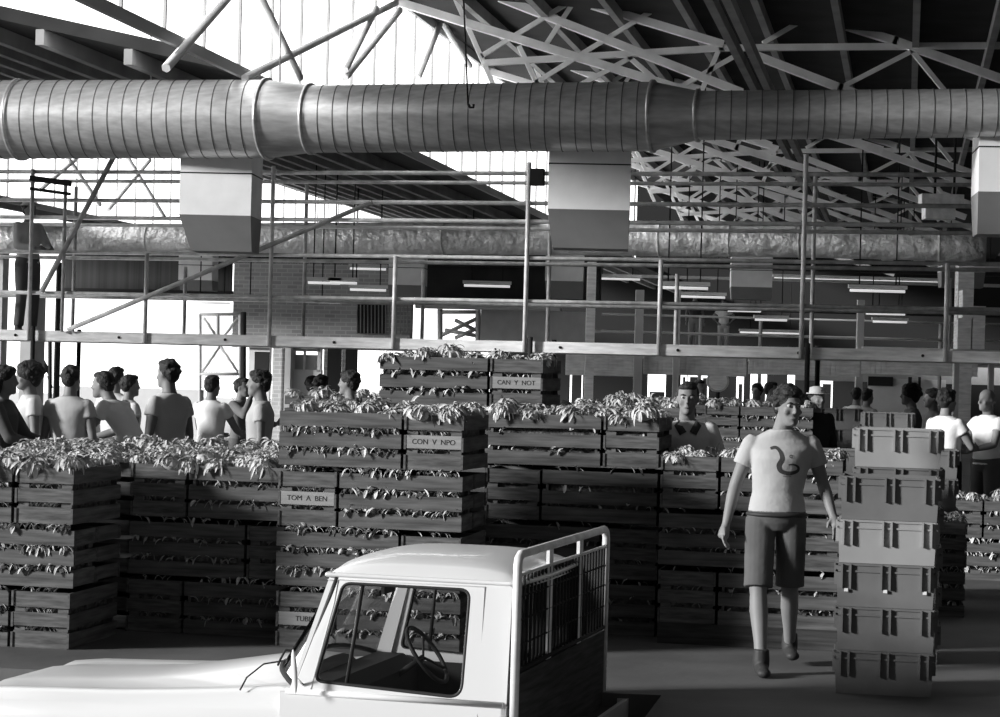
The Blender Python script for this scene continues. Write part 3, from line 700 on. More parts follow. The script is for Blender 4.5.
# ------------------------------------------------------------------ moulded plastic crates
def plastic(w_, d_, h_, m):
    D_ = {}; b = MB(); t = .012
    # tapered tub: outer and inner walls
    k = .96
    def ringz(z, s, i=0): 
        x = w_/2*s-i; y = d_/2*s-i; return [Vector((-x, -y, z)), Vector((x, -y, z)), Vector((x, y, z)), Vector((-x, y, z))]
    b.loft([ringz(0, k), ringz(h_*.72, 1-.012), ringz(h_, 1-.012), ringz(h_, 1-.012, t), ringz(.02, k, t)], cap=False, smooth=False)
    n0 = len(b.v); b.add(ringz(.0, k), [(0, 3, 2, 1)]); b.add(ringz(.02, k, t), [(0, 1, 2, 3)])
    tub = b; b = MB()
    for z in (h_*.82, h_*.97):
        x, y = w_/2+.004, d_/2+.004
        b.bb(-x, x, -y, -y+.014, z-.005, z+.005); b.bb(-x, x, y-.014, y, z-.005, z+.005); b.bb(-x, -x+.014, -y, y, z-.005, z+.005); b.bb(x-.014, x, -y, y, z-.005, z+.005)
    D_['rim_bands'] = b.mesh('rim_bands', m)
    b = tub; y = d_/2
    for xc in (-w_*.40, -w_*.0, w_*.40):
        for dx in (-.024, .024):
            for s_ in (-1, 1): b.box((xc+dx, s_*(y+.006), h_*.70), (.011, .022, h_*.56))
    for yc in (-d_*.3, d_*.3):
        for s_ in (-1, 1): b.box((s_*(w_/2+.004), yc, h_*.72), (.02, .014, h_*.5))
    D_['tub'] = b.mesh('crate_tub', m); return D_
PC = {'g': plastic(.555, .40, .247, M['plast']), 'l': plastic(.555, .40, .247, M['plastl'])}
def pcrate(u, v_bottom, D, k, label, rz=BY, sc=1.0, group=None, z=None):
    p = at(u, v_bottom, D)
    if z is not None: p.z = z
    t = empty('plastic_crate', p, rz, sc, label=label, cat='crate', group=group)
    for nm, me in PC[k].items(): put(me, nm if nm != 'tub' else 'crate_tub', t)
    return t
nm_ = ['bottom plastic crate of the tall grey stack beside striding man', 'second plastic crate up in the tall grey stack', 'third plastic crate up in the stack, white specks under its ribs', 'palest plastic crate in the tall grey stack, fourth up', 'top plastic crate of the stack where the man rests his hand']
p0 = at(888, 697, 12.0)
for i in range(5):
    t = pcrate(888, 697, 11.95+.2, 'l' if i == 3 else 'g', nm_[i], sc=1.0, z=.001+i*.249); t.location.x = p0.x+[0, .004, -.003, 0, .008][i]
b = MB()
for xc in (-.2, 0, .2): b.box((xc*1.1, -.203-.006, .095), (.022, .003, .018))
pp = [o for o in C.objects if o.get('label') == nm_[2]][0]; b.build('sticker_specks', M['white'], pp)['label'] = 'white specks under the ribs'
for i, z in enumerate((0, .249, .498, .747, .996)): pcrate(898, 500, 13.6, 'g', 'plastic crate %s in the stack just behind the tall grey stack' % ['at the floor', 'second up', 'third up', 'fourth up', 'fifth up'][i], z=z)
pcrate(897.5, 467, 13.6, 'l', 'pale plastic crate topping the stack behind the tall grey stack', z=1.245)
for i in range(5): pcrate(838, 465, 17.2, 'g', 'plastic crate %s in the stack half hidden by striding man' % ['at the floor', 'second up', 'third up', 'fourth up', 'on top'][i], z=i*.249)
for i in range(6): pcrate(838, 430, 25.5, 'g', 'plastic crate %s in the far stack by the bending man' % ['at the floor', 'second up', 'third up', 'fourth up', 'fifth up', 'on top'][i], z=i*.249)
for i in range(6): pcrate(888, 430, 22.5, 'g', 'plastic crate %s in the stack before the curly-haired person' % ['at the floor', 'second up', 'third up', 'fourth up', 'fifth up', 'on top'][i], z=i*.249, sc=1.0)
for i in range(5): pcrate(925, 440, 18.0, 'g', 'plastic crate %s in the stack beside the broad white-shirted man' % ['at the floor', 'second up', 'third up', 'fourth up', 'on top'][i], z=i*.249)
for i in range(5):
    pcrate(972, 420, 31.5, 'l', 'pale box crate %s in the far pile by the pale column' % ['at the floor', 'second up', 'third up', 'fourth up', 'on top'][i], z=i*.249, sc=1.0)
# pale boxes piled on the walkway at the right
for i, (u0, u1, v0, v1) in enumerate(((957, 972, 318, 349), (972, 986, 306, 349), (962, 974, 290, 318))):
    a = at(u0, v1, 33.5); c_ = at(u1, v0, 33.5); t = empty('cardboard_box', ((a.x+c_.x)/2, 33.5, a.z), 0, label=['pale square box on the far ledge by the column', 'taller pale box nearest the edge on the far ledge', 'small pale box topmost on the far ledge'][i], cat='box', group='boxes on the far ledge')
    wd = c_.x-a.x-.01; h = c_.z-a.z-.005; b = MB(); b.bb(-wd/2, wd/2, 0, .3, 0, h-.01); b.build('carton', M['beam'], t); b = MB(); b.bb(-wd/2-.003, wd/2+.003, -.003, .303, h-.03, h); b.build('lid', M['pipel'], t)
a = at(950, 349, 33.5); c_ = at(1010, 352, 33.5); b = MB(); b.bb(a.x, c_.x, 33.3, 34.0, a.z-.1, a.z-.002); lg = b.build('far_ledge', M['grey'], label='narrow grey ledge carrying pale boxes by the column', cat='ledge')
b = MB(); [b.bb(x, x+.08, 33.6, 33.7, 0, a.z-.1) for x in (a.x+.1, c_.x-.3)]; q = b.build('ledge_legs', M['grey']); q.parent = lg
lb_ = empty('hung_box', at(941, 203, 33), 0, label='ragged pale box hung among the right trusses', cat='lamp')  # pale hanging box, gives no light
b = MB(); b.bb(-.33, .33, -.15, .15, -.05, .13); b.bb(-.27, .2, -.15, .15, -.26, -.07); b.build('pale_box', M['pipel'], lb_); b = MB(); b.tube((-.1, 0, .12), (-.1, 0, 2.2), .02, 6); b.tube((.2, 0, .12), (.2, 0, 2.2), .02, 6); b.build('hanger', M['dark'], lb_)
# ------------------------------------------------------------------ the small pickup truck in the sunken lane
TS = .85; TY = math.radians(-15.0)
O = Vector((.083*TS, 11.67*TS, EYE-EYE*TS))
tr = empty('pickup_truck', O, TY, TS, label='cream small pickup truck with slatted rack behind its rounded cab', cat='truck')
def T(nm, mb, m, lab=None, par=None):
    o = mb.build(nm, m, par or tr)
    if lab: o['label'] = lab
    return o
GZ = -.955
# lower body: lofted cross sections from cowl to nose, then the door length
def sect(x, fz, cz, wd=1.65, y0=0.0, edge=.0):
    h = wd/2; L_ = []
    pr = [(0.0, -.62), (0.0, -.34), (.008, -.18+fz*.3), (.03, fz-.055), (.075, fz-.018), (.14, fz), (.24, fz-.006), (.33, fz-.022+(cz-fz)*.15), (.46, fz+(cz-fz)*.55), (.62, fz+(cz-fz)*.92), (.825, cz)]
    pts = [(y+edge, z) for y, z in pr]; pts += [(wd-y, z) for y, z in pts[::-1][1:]]
    return [Vector((x, y0+y, z)) for y, z in pts]
secs = [(-.0, -.05, -.05), (-1.25, -.05, -.05), (-1.32, -.055, .03), (-1.5, -.075, .04), (-1.75, -.10, .0), (-2.05, -.125, -.055), (-2.4, -.15, -.115), (-2.75, -.165, -.15), (-3.15, -.18, -.175), (-3.35, -.20, -.20), (-3.45, -.25, -.25)]
b = MB(); b.loft([sect(x, f, c, edge=(0 if x > -3.2 else .04)) for x, f, c in secs[2:]], closed=False, cap=False)
nose = sect(-3.45, -.25, -.25, edge=.04); n2 = [Vector((-3.5, p.y, min(p.z, -.33))) for p in nose]; b.loft([nose, n2], closed=False, cap=False)
b.add([Vector((-3.5, .04, -.62)), Vector((-3.5, 1.61, -.62)), Vector((-3.5, 1.61, -.33)), Vector((-3.5, .04, -.33))], [(0, 1, 2, 3)])
bd = T('bonnet_and_wings', b, M['truck'])
b = MB(); b.bb(-1.34, .0, 0, .02, -.62, -.075); b.bb(-1.34, .0, 1.63, 1.65, -.62, -.075); b.bb(-1.34, 0, .02, 1.63, -.62, -.58); T('lower_cab', b, M['truck'])
for y in (0, 1.65): b = MB(); b.path([(-1.30, y, -.07), (-.02, y, -.07)], .018, 8); T('waist_moulding', b, M['truck'])
# cab side with rounded window
def rr(corners, rad, n=6):
    out = []; N = len(corners)
    for i in range(N):
        p = Vector(corners[i]); a = Vector(corners[i-1]); c = Vector(corners[(i+1) % N]); r_ = rad[i] if isinstance(rad, (list, tuple)) else rad
        u1 = (a-p).normalized(); u2 = (c-p).normalized()
        for k in range(n+1):
            f = k/n; out.append((p+u1*r_*(1-f)**2+u2*r_*f**2))
    return out
zb, zt = -.085, .60
outer = [(-1.27, zb), (-1.035, zt), (-.0, zt), (.0, zb)]
win = [(-1.135, -.005), (-1.0, .556), (-.245, .556), (-.262, -.045)]
def tumble(x, z, y, s): return Vector((x, y+s*(max(0, z+.08))*.11, z))
for s_, y in ((1, .0), (-1, 1.65)):
    Oo = rr([Vector((a, c, 0)) for a, c in outer], [.02, .05, .04, .02]); Ww = rr([Vector((a, c, 0)) for a, c in win], [.05, .05, .06, .08])
    Wi = rr([Vector((a+(0.02 if a < -.6 else -.02)*-1*0, c, 0)) for a, c in win], [.05, .05, .06, .08])
    def ringof(P, off): return [tumble(p.x, p.y, y+s_*off, s_) for p in P]
    b = MB(); b.loft([ringof(Oo, .0), ringof(Ww, -.004), ringof(Ww, .012), ringof(Ww, .05), ringof(Oo, .05)], cap=False, smooth=False)
    T('cab_side', b, M['truck'])
    # rubber window seal, vent divider and glass
    b = MB(); P = ringof(Ww, .004); b.path(P+[P[0], P[1]], .011, 6, cap=False); sl = T('window_seal', b, M['black'])
    b = MB(); b.path([tumble(-.985+.0, .552, y+s_*.012, s_)-Vector((-.10, 0, 0))*1, tumble(-.945, -.01, y+s_*.012, s_)], .012, 6); T('quarter_light_bar', b, M['black'])
    b = MB(); b.add(ringof(Ww, .02), [tuple(range(len(Ww)))]); T('side_glass', b, M['glass'])
# door seam lines
for s_, y in ((1, 0), (-1, 1.65)):
    b = MB()
    L1 = [tumble(-1.16, -.08, y-s_*.002, s_), tumble(-1.045, .44, y-s_*.002, s_), tumble(-1.03, .575, y-s_*.002, s_), tumble(-.16, .575, y-s_*.004, s_), tumble(-.165, -.2, y-s_*.003, s_)]
    b.path(L1, .0045, 5); T('door_seam', b, M['grey'])
    b = MB(); b.box((-.24, y-s_*.02, -.2), (.12, .02, .02)); T('door_handle', b, M['chrome'])
# roof
def roofpt(fx, fy):
    x = -1.10+1.13*fx; y = .075+1.50*fy
    e = (1-abs(2*fy-1)**3.2)*(1-abs(2*fx-1)**3.6)
    xx = x + (-.04*(1-abs(2*fy-1)**2) if fx < .5 else .03*(1-abs(2*fy-1)**2))*(abs(2*fx-1)**2)
    return Vector((xx, y, .60+.125*max(0, e)**.55))
b = MB(); nx, ny = 22, 26; V = [roofpt(i/nx, j/ny) for i in range(nx+1) for j in range(ny+1)]
b.add(V, [(i*(ny+1)+j, (i+1)*(ny+1)+j, (i+1)*(ny+1)+j+1, i*(ny+1)+j+1) for i in range(nx) for j in range(ny)], 0, True)
b.add([v-Vector((0, 0, .03)) for v in V], [(i*(ny+1)+j, i*(ny+1)+j+1, (i+1)*(ny+1)+j+1, (i+1)*(ny+1)+j) for i in range(nx) for j in range(ny)], 0, True)
T('cab_roof', b, M['truck'])
b = MB(); gut = [roofpt(0, .5)]; ring = [roofpt(i/nx, 0) for i in range(nx+1)]+[roofpt(1, j/ny) for j in range(1, ny+1)]+[roofpt(1-i/nx, 1) for i in range(1, nx+1)]+[roofpt(0, 1-j/ny) for j in range(1, ny+1)]
b.path(ring+[ring[1]], .014, 6, cap=False); T('rain_gutter', b, M['truck'])
# wrap-round windscreen
def ws(fw, fz, off=0):
    wv = 2*fw-1; xb = -1.49+.24*abs(wv)**4; xt = -1.14+.10*abs(wv)**4
    yb = .825+.80*wv; yt = .825+.745*wv; return Vector((xb+(xt-xb)*fz+off, yb+(yt-yb)*fz, .035-.09*abs(wv)**5*(1-fz)+fz*(.575-.035)))
n = 24; V = [ws(i/n, j/6) for i in range(n+1) for j in range(7)]
b = MB(); b.add(V, [(i*7+j, (i+1)*7+j, (i+1)*7+j+1, i*7+j+1) for i in range(n) for j in range(6)], 0, True); T('windscreen', b, M['glass'])
b = MB(); per = [ws(i/n, 0) for i in range(n+1)]+[ws(1, j/6) for j in range(1, 7)]+[ws(1-i/n, 1) for i in range(1, n+1)]+[ws(0, 1-j/6) for j in range(1, 7)]
b.path(per+[per[1]], .016, 6, cap=False); T('windscreen_seal', b, M['black'])
for wv in (0, 1):      # A pillars
    b = MB(); yy = .02 if wv == 0 else 1.63; sg = 1 if wv == 0 else -1
    b.loft([[Vector((-1.30, yy, -.09)), Vector((-1.20, yy, -.09)), Vector((-1.20, yy+sg*.05, -.09)), Vector((-1.30, yy+sg*.05, -.09))], [Vector((-1.085, yy+sg*.07, .60)), Vector((-1.02, yy+sg*.07, .60)), Vector((-1.02, yy+sg*.11, .60)), Vector((-1.085, yy+sg*.11, .60))]], smooth=False)
    T('windscreen_pillar', b, M['truck'])
b = MB(); Oo = [(0.0, .02, zb), (0.0, .09, .60), (0.0, 1.56, .60), (0.0, 1.63, zb)]; Wn = [(0, .35, .12), (0, .36, .50), (0, 1.29, .50), (0, 1.30, .12)]
def rr3(P, r_): return rr([Vector((p[1], p[2], 0)) for p in P], r_)
A_ = [Vector((0, p.x, p.y)) for p in rr3(Oo, .03)]; B_ = [Vector((0, p.x, p.y)) for p in rr3(Wn, .06)]
b.loft([A_, B_, [p-Vector((.03, 0, 0)) for p in B_], [p-Vector((.03, 0, 0)) for p in A_]], cap=False, smooth=False); b.bb(-.03, 0, .0, 1.65, -.62, zb); T('cab_back', b, M['truck'])
b = MB(); b.add([p-Vector((.015, 0, 0)) for p in B_], [tuple(range(len(B_)))]); T('rear_glass', b, M['glass'])
# cab interior
b = MB(); b.bb(-1.22, -.05, 1.55, 1.57, -.5, -.07); T('far_wall_shade', b, M['dark'])  # dark sheet added to shade the sunlit far wall of the cab
b = MB(); b.bb(-.06, -.04, .08, 1.57, -.5, .08); T('back_wall_shade', b, M['dark'])  # dark sheet added to darken the cab's back wall like shade
b = MB(); b.loft([[Vector((-.55+.0, y, -.30)), Vector((-.08, y, -.30)), Vector((-.05, y, .18)), Vector((-.14, y, .20)), Vector((-.22, y, -.12)), Vector((-.55, y, -.16))] for y in (.12, 1.53)], smooth=False); T('bench_seat', b, M['seat'])
b = MB(); b.loft([[Vector((-1.28, y, -.3)), Vector((-1.0, y, -.3)), Vector((-1.0, y, -.09)), Vector((-1.1, y, -.03)), Vector((-1.28, y, -.03))] for y in (.08, 1.57)], smooth=False); T('dashboard', b, M['dark'])
b = MB(); c0 = Vector((-.83, 1.2, .02)); rim = []; ax_ = Vector((.8, 0, .6)).normalized(); s1 = Vector((0, 1, 0)); s2 = ax_.cross(s1)
rim = [c0+(s1*cos(2*pi*k/28)+s2*sin(2*pi*k/28))*.2 for k in range(30)]; b.path(rim, .014, 8, cap=False)
for k in (3, 14, 25): b.tube(c0-ax_*.03, c0+(s1*cos(2*pi*k/28)+s2*sin(2*pi*k/28))*.2, .009, 6)
b.tube(c0-ax_*.03, c0-ax_*.4, .02, 8); T('steering_wheel', b, M['black'])
b = MB(); b.box((-.98, .85, .46), (.02, .22, .06)); b.tube((-.98, .85, .48), (-1.0, .85, .60), .008, 6); T('rear_view_mirror', b, M['black'])
b = MB(); b.path([(-1.2, -.0, -.03), (-1.23, -.07, .03), (-1.225, -.10, .10)], .008, 6); mr_ = T('door_mirror', b, M['chrome'])
b = MB(); b.ball((-1.215, -.11, .06), .1, (.18, .12, 1.25), 14, 10, M=Matrix.Rotation(-.09, 3, 'Y')); T('mirror_back', b, M['white'], par=mr_)
b = MB(); b.path([(-1.47, .70, .06), (-1.52, .55, .085), (-1.50, .42, .05), (-1.47, .30, .03)], .007, 6); T('wiper_arm', b, M['black']); b = MB(); b.path([(-1.47, 1.3, .06), (-1.42, 1.1, .12), (-1.40, .9, .14)], .007, 6); T('wiper_arm', b, M['black'])
b = MB(); b.path([(-1.50, .50, .03), (-1.56, .30, .03), (-1.60, .14, -.03), (-1.60, .04, -.09)], .005, 6); T('aerial', b, M['dark'])
# wheels
for x in (-2.55, .1):
    for y in (.13, 1.52):
        b = MB(); rg = []
        for a_, r_ in ((-.07, .20), (-.085, .27), (-.06, .30), (.06, .30), (.085, .27), (.07, .20)): rg.append([Vector((x+cos(2*pi*k/28)*r_, y+a_, GZ+.30+sin(2*pi*k/28)*r_)) for k in range(28)])
        b.loft(rg); wh = T('wheel', b, M['black']); b = MB(); rg = []
        for a_, r_ in ((-.04, .19), (-.075, .19), (-.085, .12), (-.10, .08), (-.10, .02)): rg.append([Vector((x+cos(2*pi*k/24)*r_, y+a_, GZ+.30+sin(2*pi*k/24)*r_)) for k in range(24)])
        b.loft(rg); T('hub_cap', b, M['chrome'], par=wh)
b = MB(); [b.bb(-3.1, .2, y, y+.07, -.66, -.56) for y in (.4, 1.18)]; b.tube((-2.55, .13, GZ+.3), (-2.55, 1.52, GZ+.3), .035, 8); b.tube((.1, .13, GZ+.3), (.1, 1.52, GZ+.3), .035, 8); T('chassis', b, M['dark'])
# tray and rack
b = MB(); b.bb(.03, .20, .0, 2.3, -.46, -.40); T('tray_floor', b, M['woodd'])
b = MB(); b.bb(.05, .20, -.03, -.0, -.5, -.34); b.bb(.05, .20, 2.3, 2.33, -.5, -.34); b.bb(.20, .23, -.03, 2.33, -.5, -.34); T('drop_sides', b, M['truck'])
b = MB(); zt2 = .77; b.path([(.045, 0, -.4), (.045, 0, zt2-.06), (.045, .02, zt2-.02), (.045, .07, zt2), (.045, 1.1, zt2), (.045, 2.27, zt2), (.045, 2.32, zt2-.02), (.045, 2.34, zt2-.06), (.045, 2.34, -.4)], .026, 8)
b.tube((.045, 0, .655), (.045, 2.34, .655), .012, 6); rk = T('rack_frame', b, M['pipel'])
for y in (.78, 1.58):
    b = MB(); b.bb(.03, .05, y-.05, y+.05, .10, zt2-.01); T('rack_stay', b, M['pipel'], par=rk)
b = MB(); y = .07
while y < 2.3: b.tube((.045, y, .12), (.045, y, .655), .010, 5); y += .085
b.tube((.045, 0, .12), (.045, 2.34, .12), .016, 6)
for z in (.26, .4, .53): b.tube((.045, 0, z), (.045, 2.34, z), .006, 5)
T('rack_bars', b, M['dark'], par=rk)
b = MB(); b.bb(.035, .055, .01, 2.33, -.40, .10); T('headboard', b, M['woodd'])
# ------------------------------------------------------------------ people
def bake(mb, name, mats, voxel, smooth=2, it=.5):
    me = mb.mesh(name, mats); o = bpy.data.objects.new(name, me); C.objects.link(o)
    r = o.modifiers.new('r', 'REMESH'); r.mode = 'VOXEL'; r.voxel_size = voxel; r.use_smooth_shade = True
    if smooth: s = o.modifiers.new('s', 'SMOOTH'); s.factor = it; s.iterations = smooth
    dg = bpy.context.evaluated_depsgraph_get(); dg.update()
    m2 = bpy.data.meshes.new_from_object(o.evaluated_get(dg)); bpy.data.objects.remove(o); m2.materials.clear()
    for m_ in (mats if isinstance(mats, (list, tuple)) else [mats]): m2.materials.append(m_)
    m2.polygons.foreach_set('use_smooth', [True]*len(m2.polygons)); m2.polygons.foreach_set('material_index', [0]*len(m2.polygons)); m2.name = name; return m2
def caps(b, a, c, ra, rb, n=14, flat=1.0, fax=None):
    """tapered capsule"""
    a = Vector(a); c = Vector(c); t = (c-a).normalized(); P = []; R_ = []
    for k in range(4): an = pi/2*(k+.35)/4; P.append(a-t*ra*cos(an)); R_.append(ra*sin(an))
    for k in range(5): f = k/4; P.append(a.lerp(c, f)); R_.append(ra+(rb-ra)*f)
    for k in range(3, -1, -1): an = pi/2*(k+.35)/4; P.append(c+t*rb*cos(an)); R_.append(rb*sin(an))
    b.path(P, R_, n)
def limb(b, pts, rs):
    for i in range(len(pts)-1): caps(b, pts[i], pts[i+1], rs[i], rs[i+1])
def lerp(a, b, f): return Vector(a).lerp(Vector(b), f)
BASE = dict(pelvis=(0, 0, .96), waist=(0, -.005, 1.10), chest=(0, 0, 1.30), neck=(0, .01, 1.47), head=(0, -.02, 1.635),
            shL=(-.168, .01, 1.41), elL=(-.235, .02, 1.13), wrL=(-.25, -.05, .88), shR=(.168, .01, 1.41), elR=(.235, .02, 1.13), wrR=(.25, -.05, .88),
            hpL=(-.09, 0, .93), knL=(-.105, -.02, .50), anL=(-.11, .02, .085), hpR=(.09, 0, .93), knR=(.105, -.02, .50), anR=(.11, .02, .085))
def torso_rings(J, infl=0, lo=0.0, hi=1.0, fat=1.0):
    """elliptical sections from crotch to neck base"""
    pel, wa, ch, nk = [Vector(J[k]) for k in ('pelvis', 'waist', 'chest', 'neck')]
    sh = (Vector(J['shL'])+Vector(J['shR']))/2; ax = (Vector(J['shR'])-Vector(J['shL'])).normalized()
    hx = (Vector(J['hpR'])-Vector(J['hpL'])).normalized()
    S = [(pel-Vector((0, 0, .10)), .10, .08, hx), (pel-Vector((0, 0, .05)), .155, .105, hx), (pel, .168, .115, hx), (lerp(pel, wa, .6), .155, .105, hx), (wa, .142, .10, hx), (lerp(wa, ch, .5), .155, .108, ax), (ch, .175, .118, ax), (lerp(ch, sh, .5), .188, .115, ax), (sh-Vector((0, 0, .02)), .192, .098, ax), (sh+Vector((0, 0, .018)), .165, .080, ax), (lerp(sh, nk, .62)+Vector((0, 0, .008)), .112, .070, ax), (nk+Vector((0, 0, .006)), .064, .062, ax)]
    out = []
    n0 = int(lo*len(S)); n1 = int(hi*len(S))
    for p, a, c_, x in S[n0:n1]:
        x = Vector((x.x, x.y, x.z*.5)).normalized(); y = Vector((-x.y, x.x, 0)).normalized()
        out.append([p+x*cos(2*pi*k/40)*(a*fat+infl)+y*sin(2*pi*k/40)*(c_*fat+infl) for k in range(40)])
    return out
def hand(b, wr, el, palm_n, curl=.35, sc=1.0, side=1):
    """palm, four fingers of different lengths and a thumb leaving the side of the palm"""
    wr = Vector(wr); d = (wr-Vector(el)).normalized(); nrm = Vector(palm_n); nrm = (nrm-d*nrm.dot(d)).normalized(); s_ = d.cross(nrm)*side
    b.path([wr-d*.01, wr+d*.03, wr+d*.07, wr+d*.085], [.024*sc, .033*sc, .036*sc, .026*sc], 10)
    for k, (o_, l_) in enumerate(((-.027, .068), (-.009, .078), (.010, .073), (.027, .056))):
        p0 = wr+d*.078+s_*o_; q = d.copy(); P = [p0-d*.01]
        for j in range(3):
            q = (q+nrm*curl*(1+.25*k)).normalized(); P.append(P[-1]+q*l_*.42)
        b.path(P, [.0095, .0092, .0085, .0072], 7)
    q = (d*.6-s_*.8+nrm*.25).normalized(); p0 = wr+d*.025-s_*.022; P = [p0, p0+q*.035, p0+q*.035+(d*.85-s_*.3+nrm*.3).normalized()*.035]
    b.path(P, [.014, .0125, .009], 7)
def head_build(b, c, Rm, sc=1.0):
    """cranium, jaw, nose, brow, ears in head space (face looks to -Y)"""
    def h(p): return Vector(c)+Rm @ (Vector(p)*sc)
    def el(p, r, s_, n=16, m=12): b.ball(h(p), r*sc, s_, n, m, M=Rm)
    rings = []
    # stacked horizontal sections: z, halfwidth, y front, y back
    for z, w_, yf, yb in ((-.118, .022, -.078, -.035), (-.112, .034, -.090, -.02), (-.095, .046, -.094, .01), (-.07, .056, -.092, .04), (-.04, .063, -.090, .062), (-.01, .069, -.088, .082), (.02, .073, -.088, .092), (.05, .074, -.086, .095), (.075, .070, -.076, .09), (.095, .058, -.056, .074), (.11, .036, -.03, .05), (.116, .012, -.005, .02)):
        yc = (yf+yb)/2; yr = (yb-yf)/2
        rings.append([h((cos(2*pi*k/22)*w_, yc+sin(2*pi*k/22)*yr*(1 if sin(2*pi*k/22) > 0 else .97), z)) for k in range(22)])
    b.loft(rings)
    b.path([h((0, -.086, .018)), h((0, -.104, -.012)), h((0, -.111, -.026)), h((0, -.098, -.036))], [.007*sc, .011*sc, .014*sc, .009*sc], 8)
    el((0, -.084, .026), .022, (2.0, .45, .35)); el((0, -.090, -.066), .016, (1.4, .6, .35)); el((0, -.085, -.098), .02, (1, .7, .7))
    for sx in (-1, 1): el((sx*.076, .012, -.005), .03, (.28, .62, 1.0)); el((sx*.04, -.070, -.03), .022, (1, .6, .9))
def person(label, u, v_top, D, yaw=0.0, pose=None, shirt=.6, sleeve=.45, trousers=.1, shorts=False, hair='short', hairm='hair', vox=.014, H=1.75, headrot=(0, 0, 0), z=None, fat=1.0, skinm='skin', vneck=False, x=None, detail=False, logo=False, longsl=False, hat=None, hands=(.35, .35), pn=None, collar=False, boots=True, loc=None, cap=False, arms=True):
    J = {k: Vector(v) for k, v in BASE.items()}
    for k, v in (pose or {}).items(): J[k] = Vector(v)
    k_ = H/1.75
    root = empty('person', (0, 0, 0), yaw, k_, label=label, cat='person')
    hd = J['head']; Rm = (Matrix.Rotation(headrot[0], 3, 'Z') @ Matrix.Rotation(headrot[1], 3, 'X') @ Matrix.Rotation(headrot[2], 3, 'Y'))
    if loc: root.location = loc
    else:
        p = at(u, v_top, D); zt = p.z
        base = zt-(hd.z+.13)*k_ if z is None else z
        off = Matrix.Rotation(yaw, 3, 'Z') @ Vector((hd.x, hd.y, 0))*k_
        root.location = (p.x-off.x, D-off.y, base)
    b = MB(); b.loft(torso_rings(J, -.004, fat=fat)); 
    nk = J['neck']; b.path([nk-Vector((0, 0, .05)), nk, lerp(nk, hd, .5), hd+Rm @ Vector((0, .012, -.05))], [.068, .060, .056, .054], 16)
    head_build(b, hd, Rm)
    pn = pn or {}
    for s_ in ('L', 'R'):
        sh, elb, wr = J['sh'+s_], J['el'+s_], J['wr'+s_]; mid = lerp(sh, elb, .45)
        limb(b, [sh, mid, elb], [.045*fat, .047*fat, .038]); limb(b, [elb, lerp(elb, wr, .3), wr], [.038, .040, .025])
        sg = -1 if s_ == 'L' else 1
        hand(b, wr, elb, pn.get(s_, (-sg, -.3, 0)), hands[0 if s_ == 'L' else 1], 1.0, side=sg)
        hp, kn, an = J['hp'+s_], J['kn'+s_], J['an'+s_]
        limb(b, [hp, lerp(hp, kn, .4), kn], [.088*fat, .075*fat, .055]); limb(b, [kn, lerp(kn, an, .32)+Vector((0, .012, 0)), lerp(kn, an, .7), an], [.052, .057, .042, .036])
    body = bpy.data.objects.new('body', bake(b, 'body', M[skinm], vox, 3)); C.objects.link(body); body.parent = root
    # shirt
    sm = cloth(shirt) if not logo else M['tee']
    b = MB(); tr_ = torso_rings(J, .013, 0, 1, fat); lo = 2
    tr_ = tr_[lo:]; 
    hem = tr_[0]; c_h = sum(hem, Vector())/len(hem); tr_ = [[c_h+(p-c_h)*.985-Vector((0, 0, .03 if not shorts else -.015)) for p in hem]]+tr_[1:]
    b.loft(tr_)
    for s_ in ('L', 'R'):
        sh, elb, wr = J['sh'+s_], J['el'+s_], J['wr'+s_]
        if longsl: limb(b, [sh, lerp(sh, elb, .5), elb], [.068*fat, .062*fat, .052]); limb(b, [elb, lerp(elb, wr, .85)], [.052, .038])
        else:
            e = lerp(sh, elb, sleeve); t = (e-sh).normalized(); b.path([sh-t*.04, sh, lerp(sh, e, .5), e], [.034, .057*fat, .064*fat, .067*fat], 18)
    so = bpy.data.objects.new('shirt', bake(b, 'shirt', sm, vox*.9, 7)); C.objects.link(so); so.parent = root
    # trousers / shorts
    b = MB(); tm = cloth(trousers) if not shorts else M['short']; b.loft(torso_rings(J, .011, 0, .46, fat)[:5])
    for s_ in ('L', 'R'):
        hp, kn, an = J['hp'+s_], J['kn'+s_], J['an'+s_]
        if shorts:
            e = lerp(hp, kn, .97); b.path([hp+Vector((0, 0, .05)), hp, lerp(hp, kn, .5), lerp(hp, kn, .80), e], [.07, .094, .092, .088, .090], 18)
        else:
            limb(b, [hp, lerp(hp, kn, .5), kn], [.100*fat, .090*fat, .072]); b.path([kn+Vector((0, 0, .03)), kn, lerp(kn, an, .5), lerp(kn, an, .93)], [.06, .072, .070, .068], 16)
    to = bpy.data.objects.new('shorts' if shorts else 'trousers', bake(b, 'trousers', tm, vox*.9, 6)); C.objects.link(to); to.parent = root
    for s_ in ('L', 'R'):     # boots
        an = J['an'+s_]; kn = J['kn'+s_]; fwd = Vector((0, -1, 0)) if 'ft'+s_ not in (pose or {}) else Vector(pose['ft'+s_]).normalized()
        z0_ = an.z-.085
        b = MB(); b.path([an+Vector((0, 0, .07)), an, an-Vector((0, 0, .035))], [.048, .052, .05], 12)
        b.ball(an-Vector((0, 0, .04))+fwd*.00, .05, (.95, 1.1, .8)); caps(b, an-Vector((0, 0, .043)), an-Vector((0, 0, .052))+fwd*.13, .045, .036); b.ball(an-Vector((0, 0, .055))+fwd*.14, .042, (1.05, 1.1, .72))
        bo = bpy.data.objects.new('boot', bake(b, 'boot', M['boot'], vox*.9, 1)); C.objects.link(bo); bo.parent = root
    # hair
    def h(p): return hd+Rm @ Vector(p)
    b = MB(); hm = M[hairm]
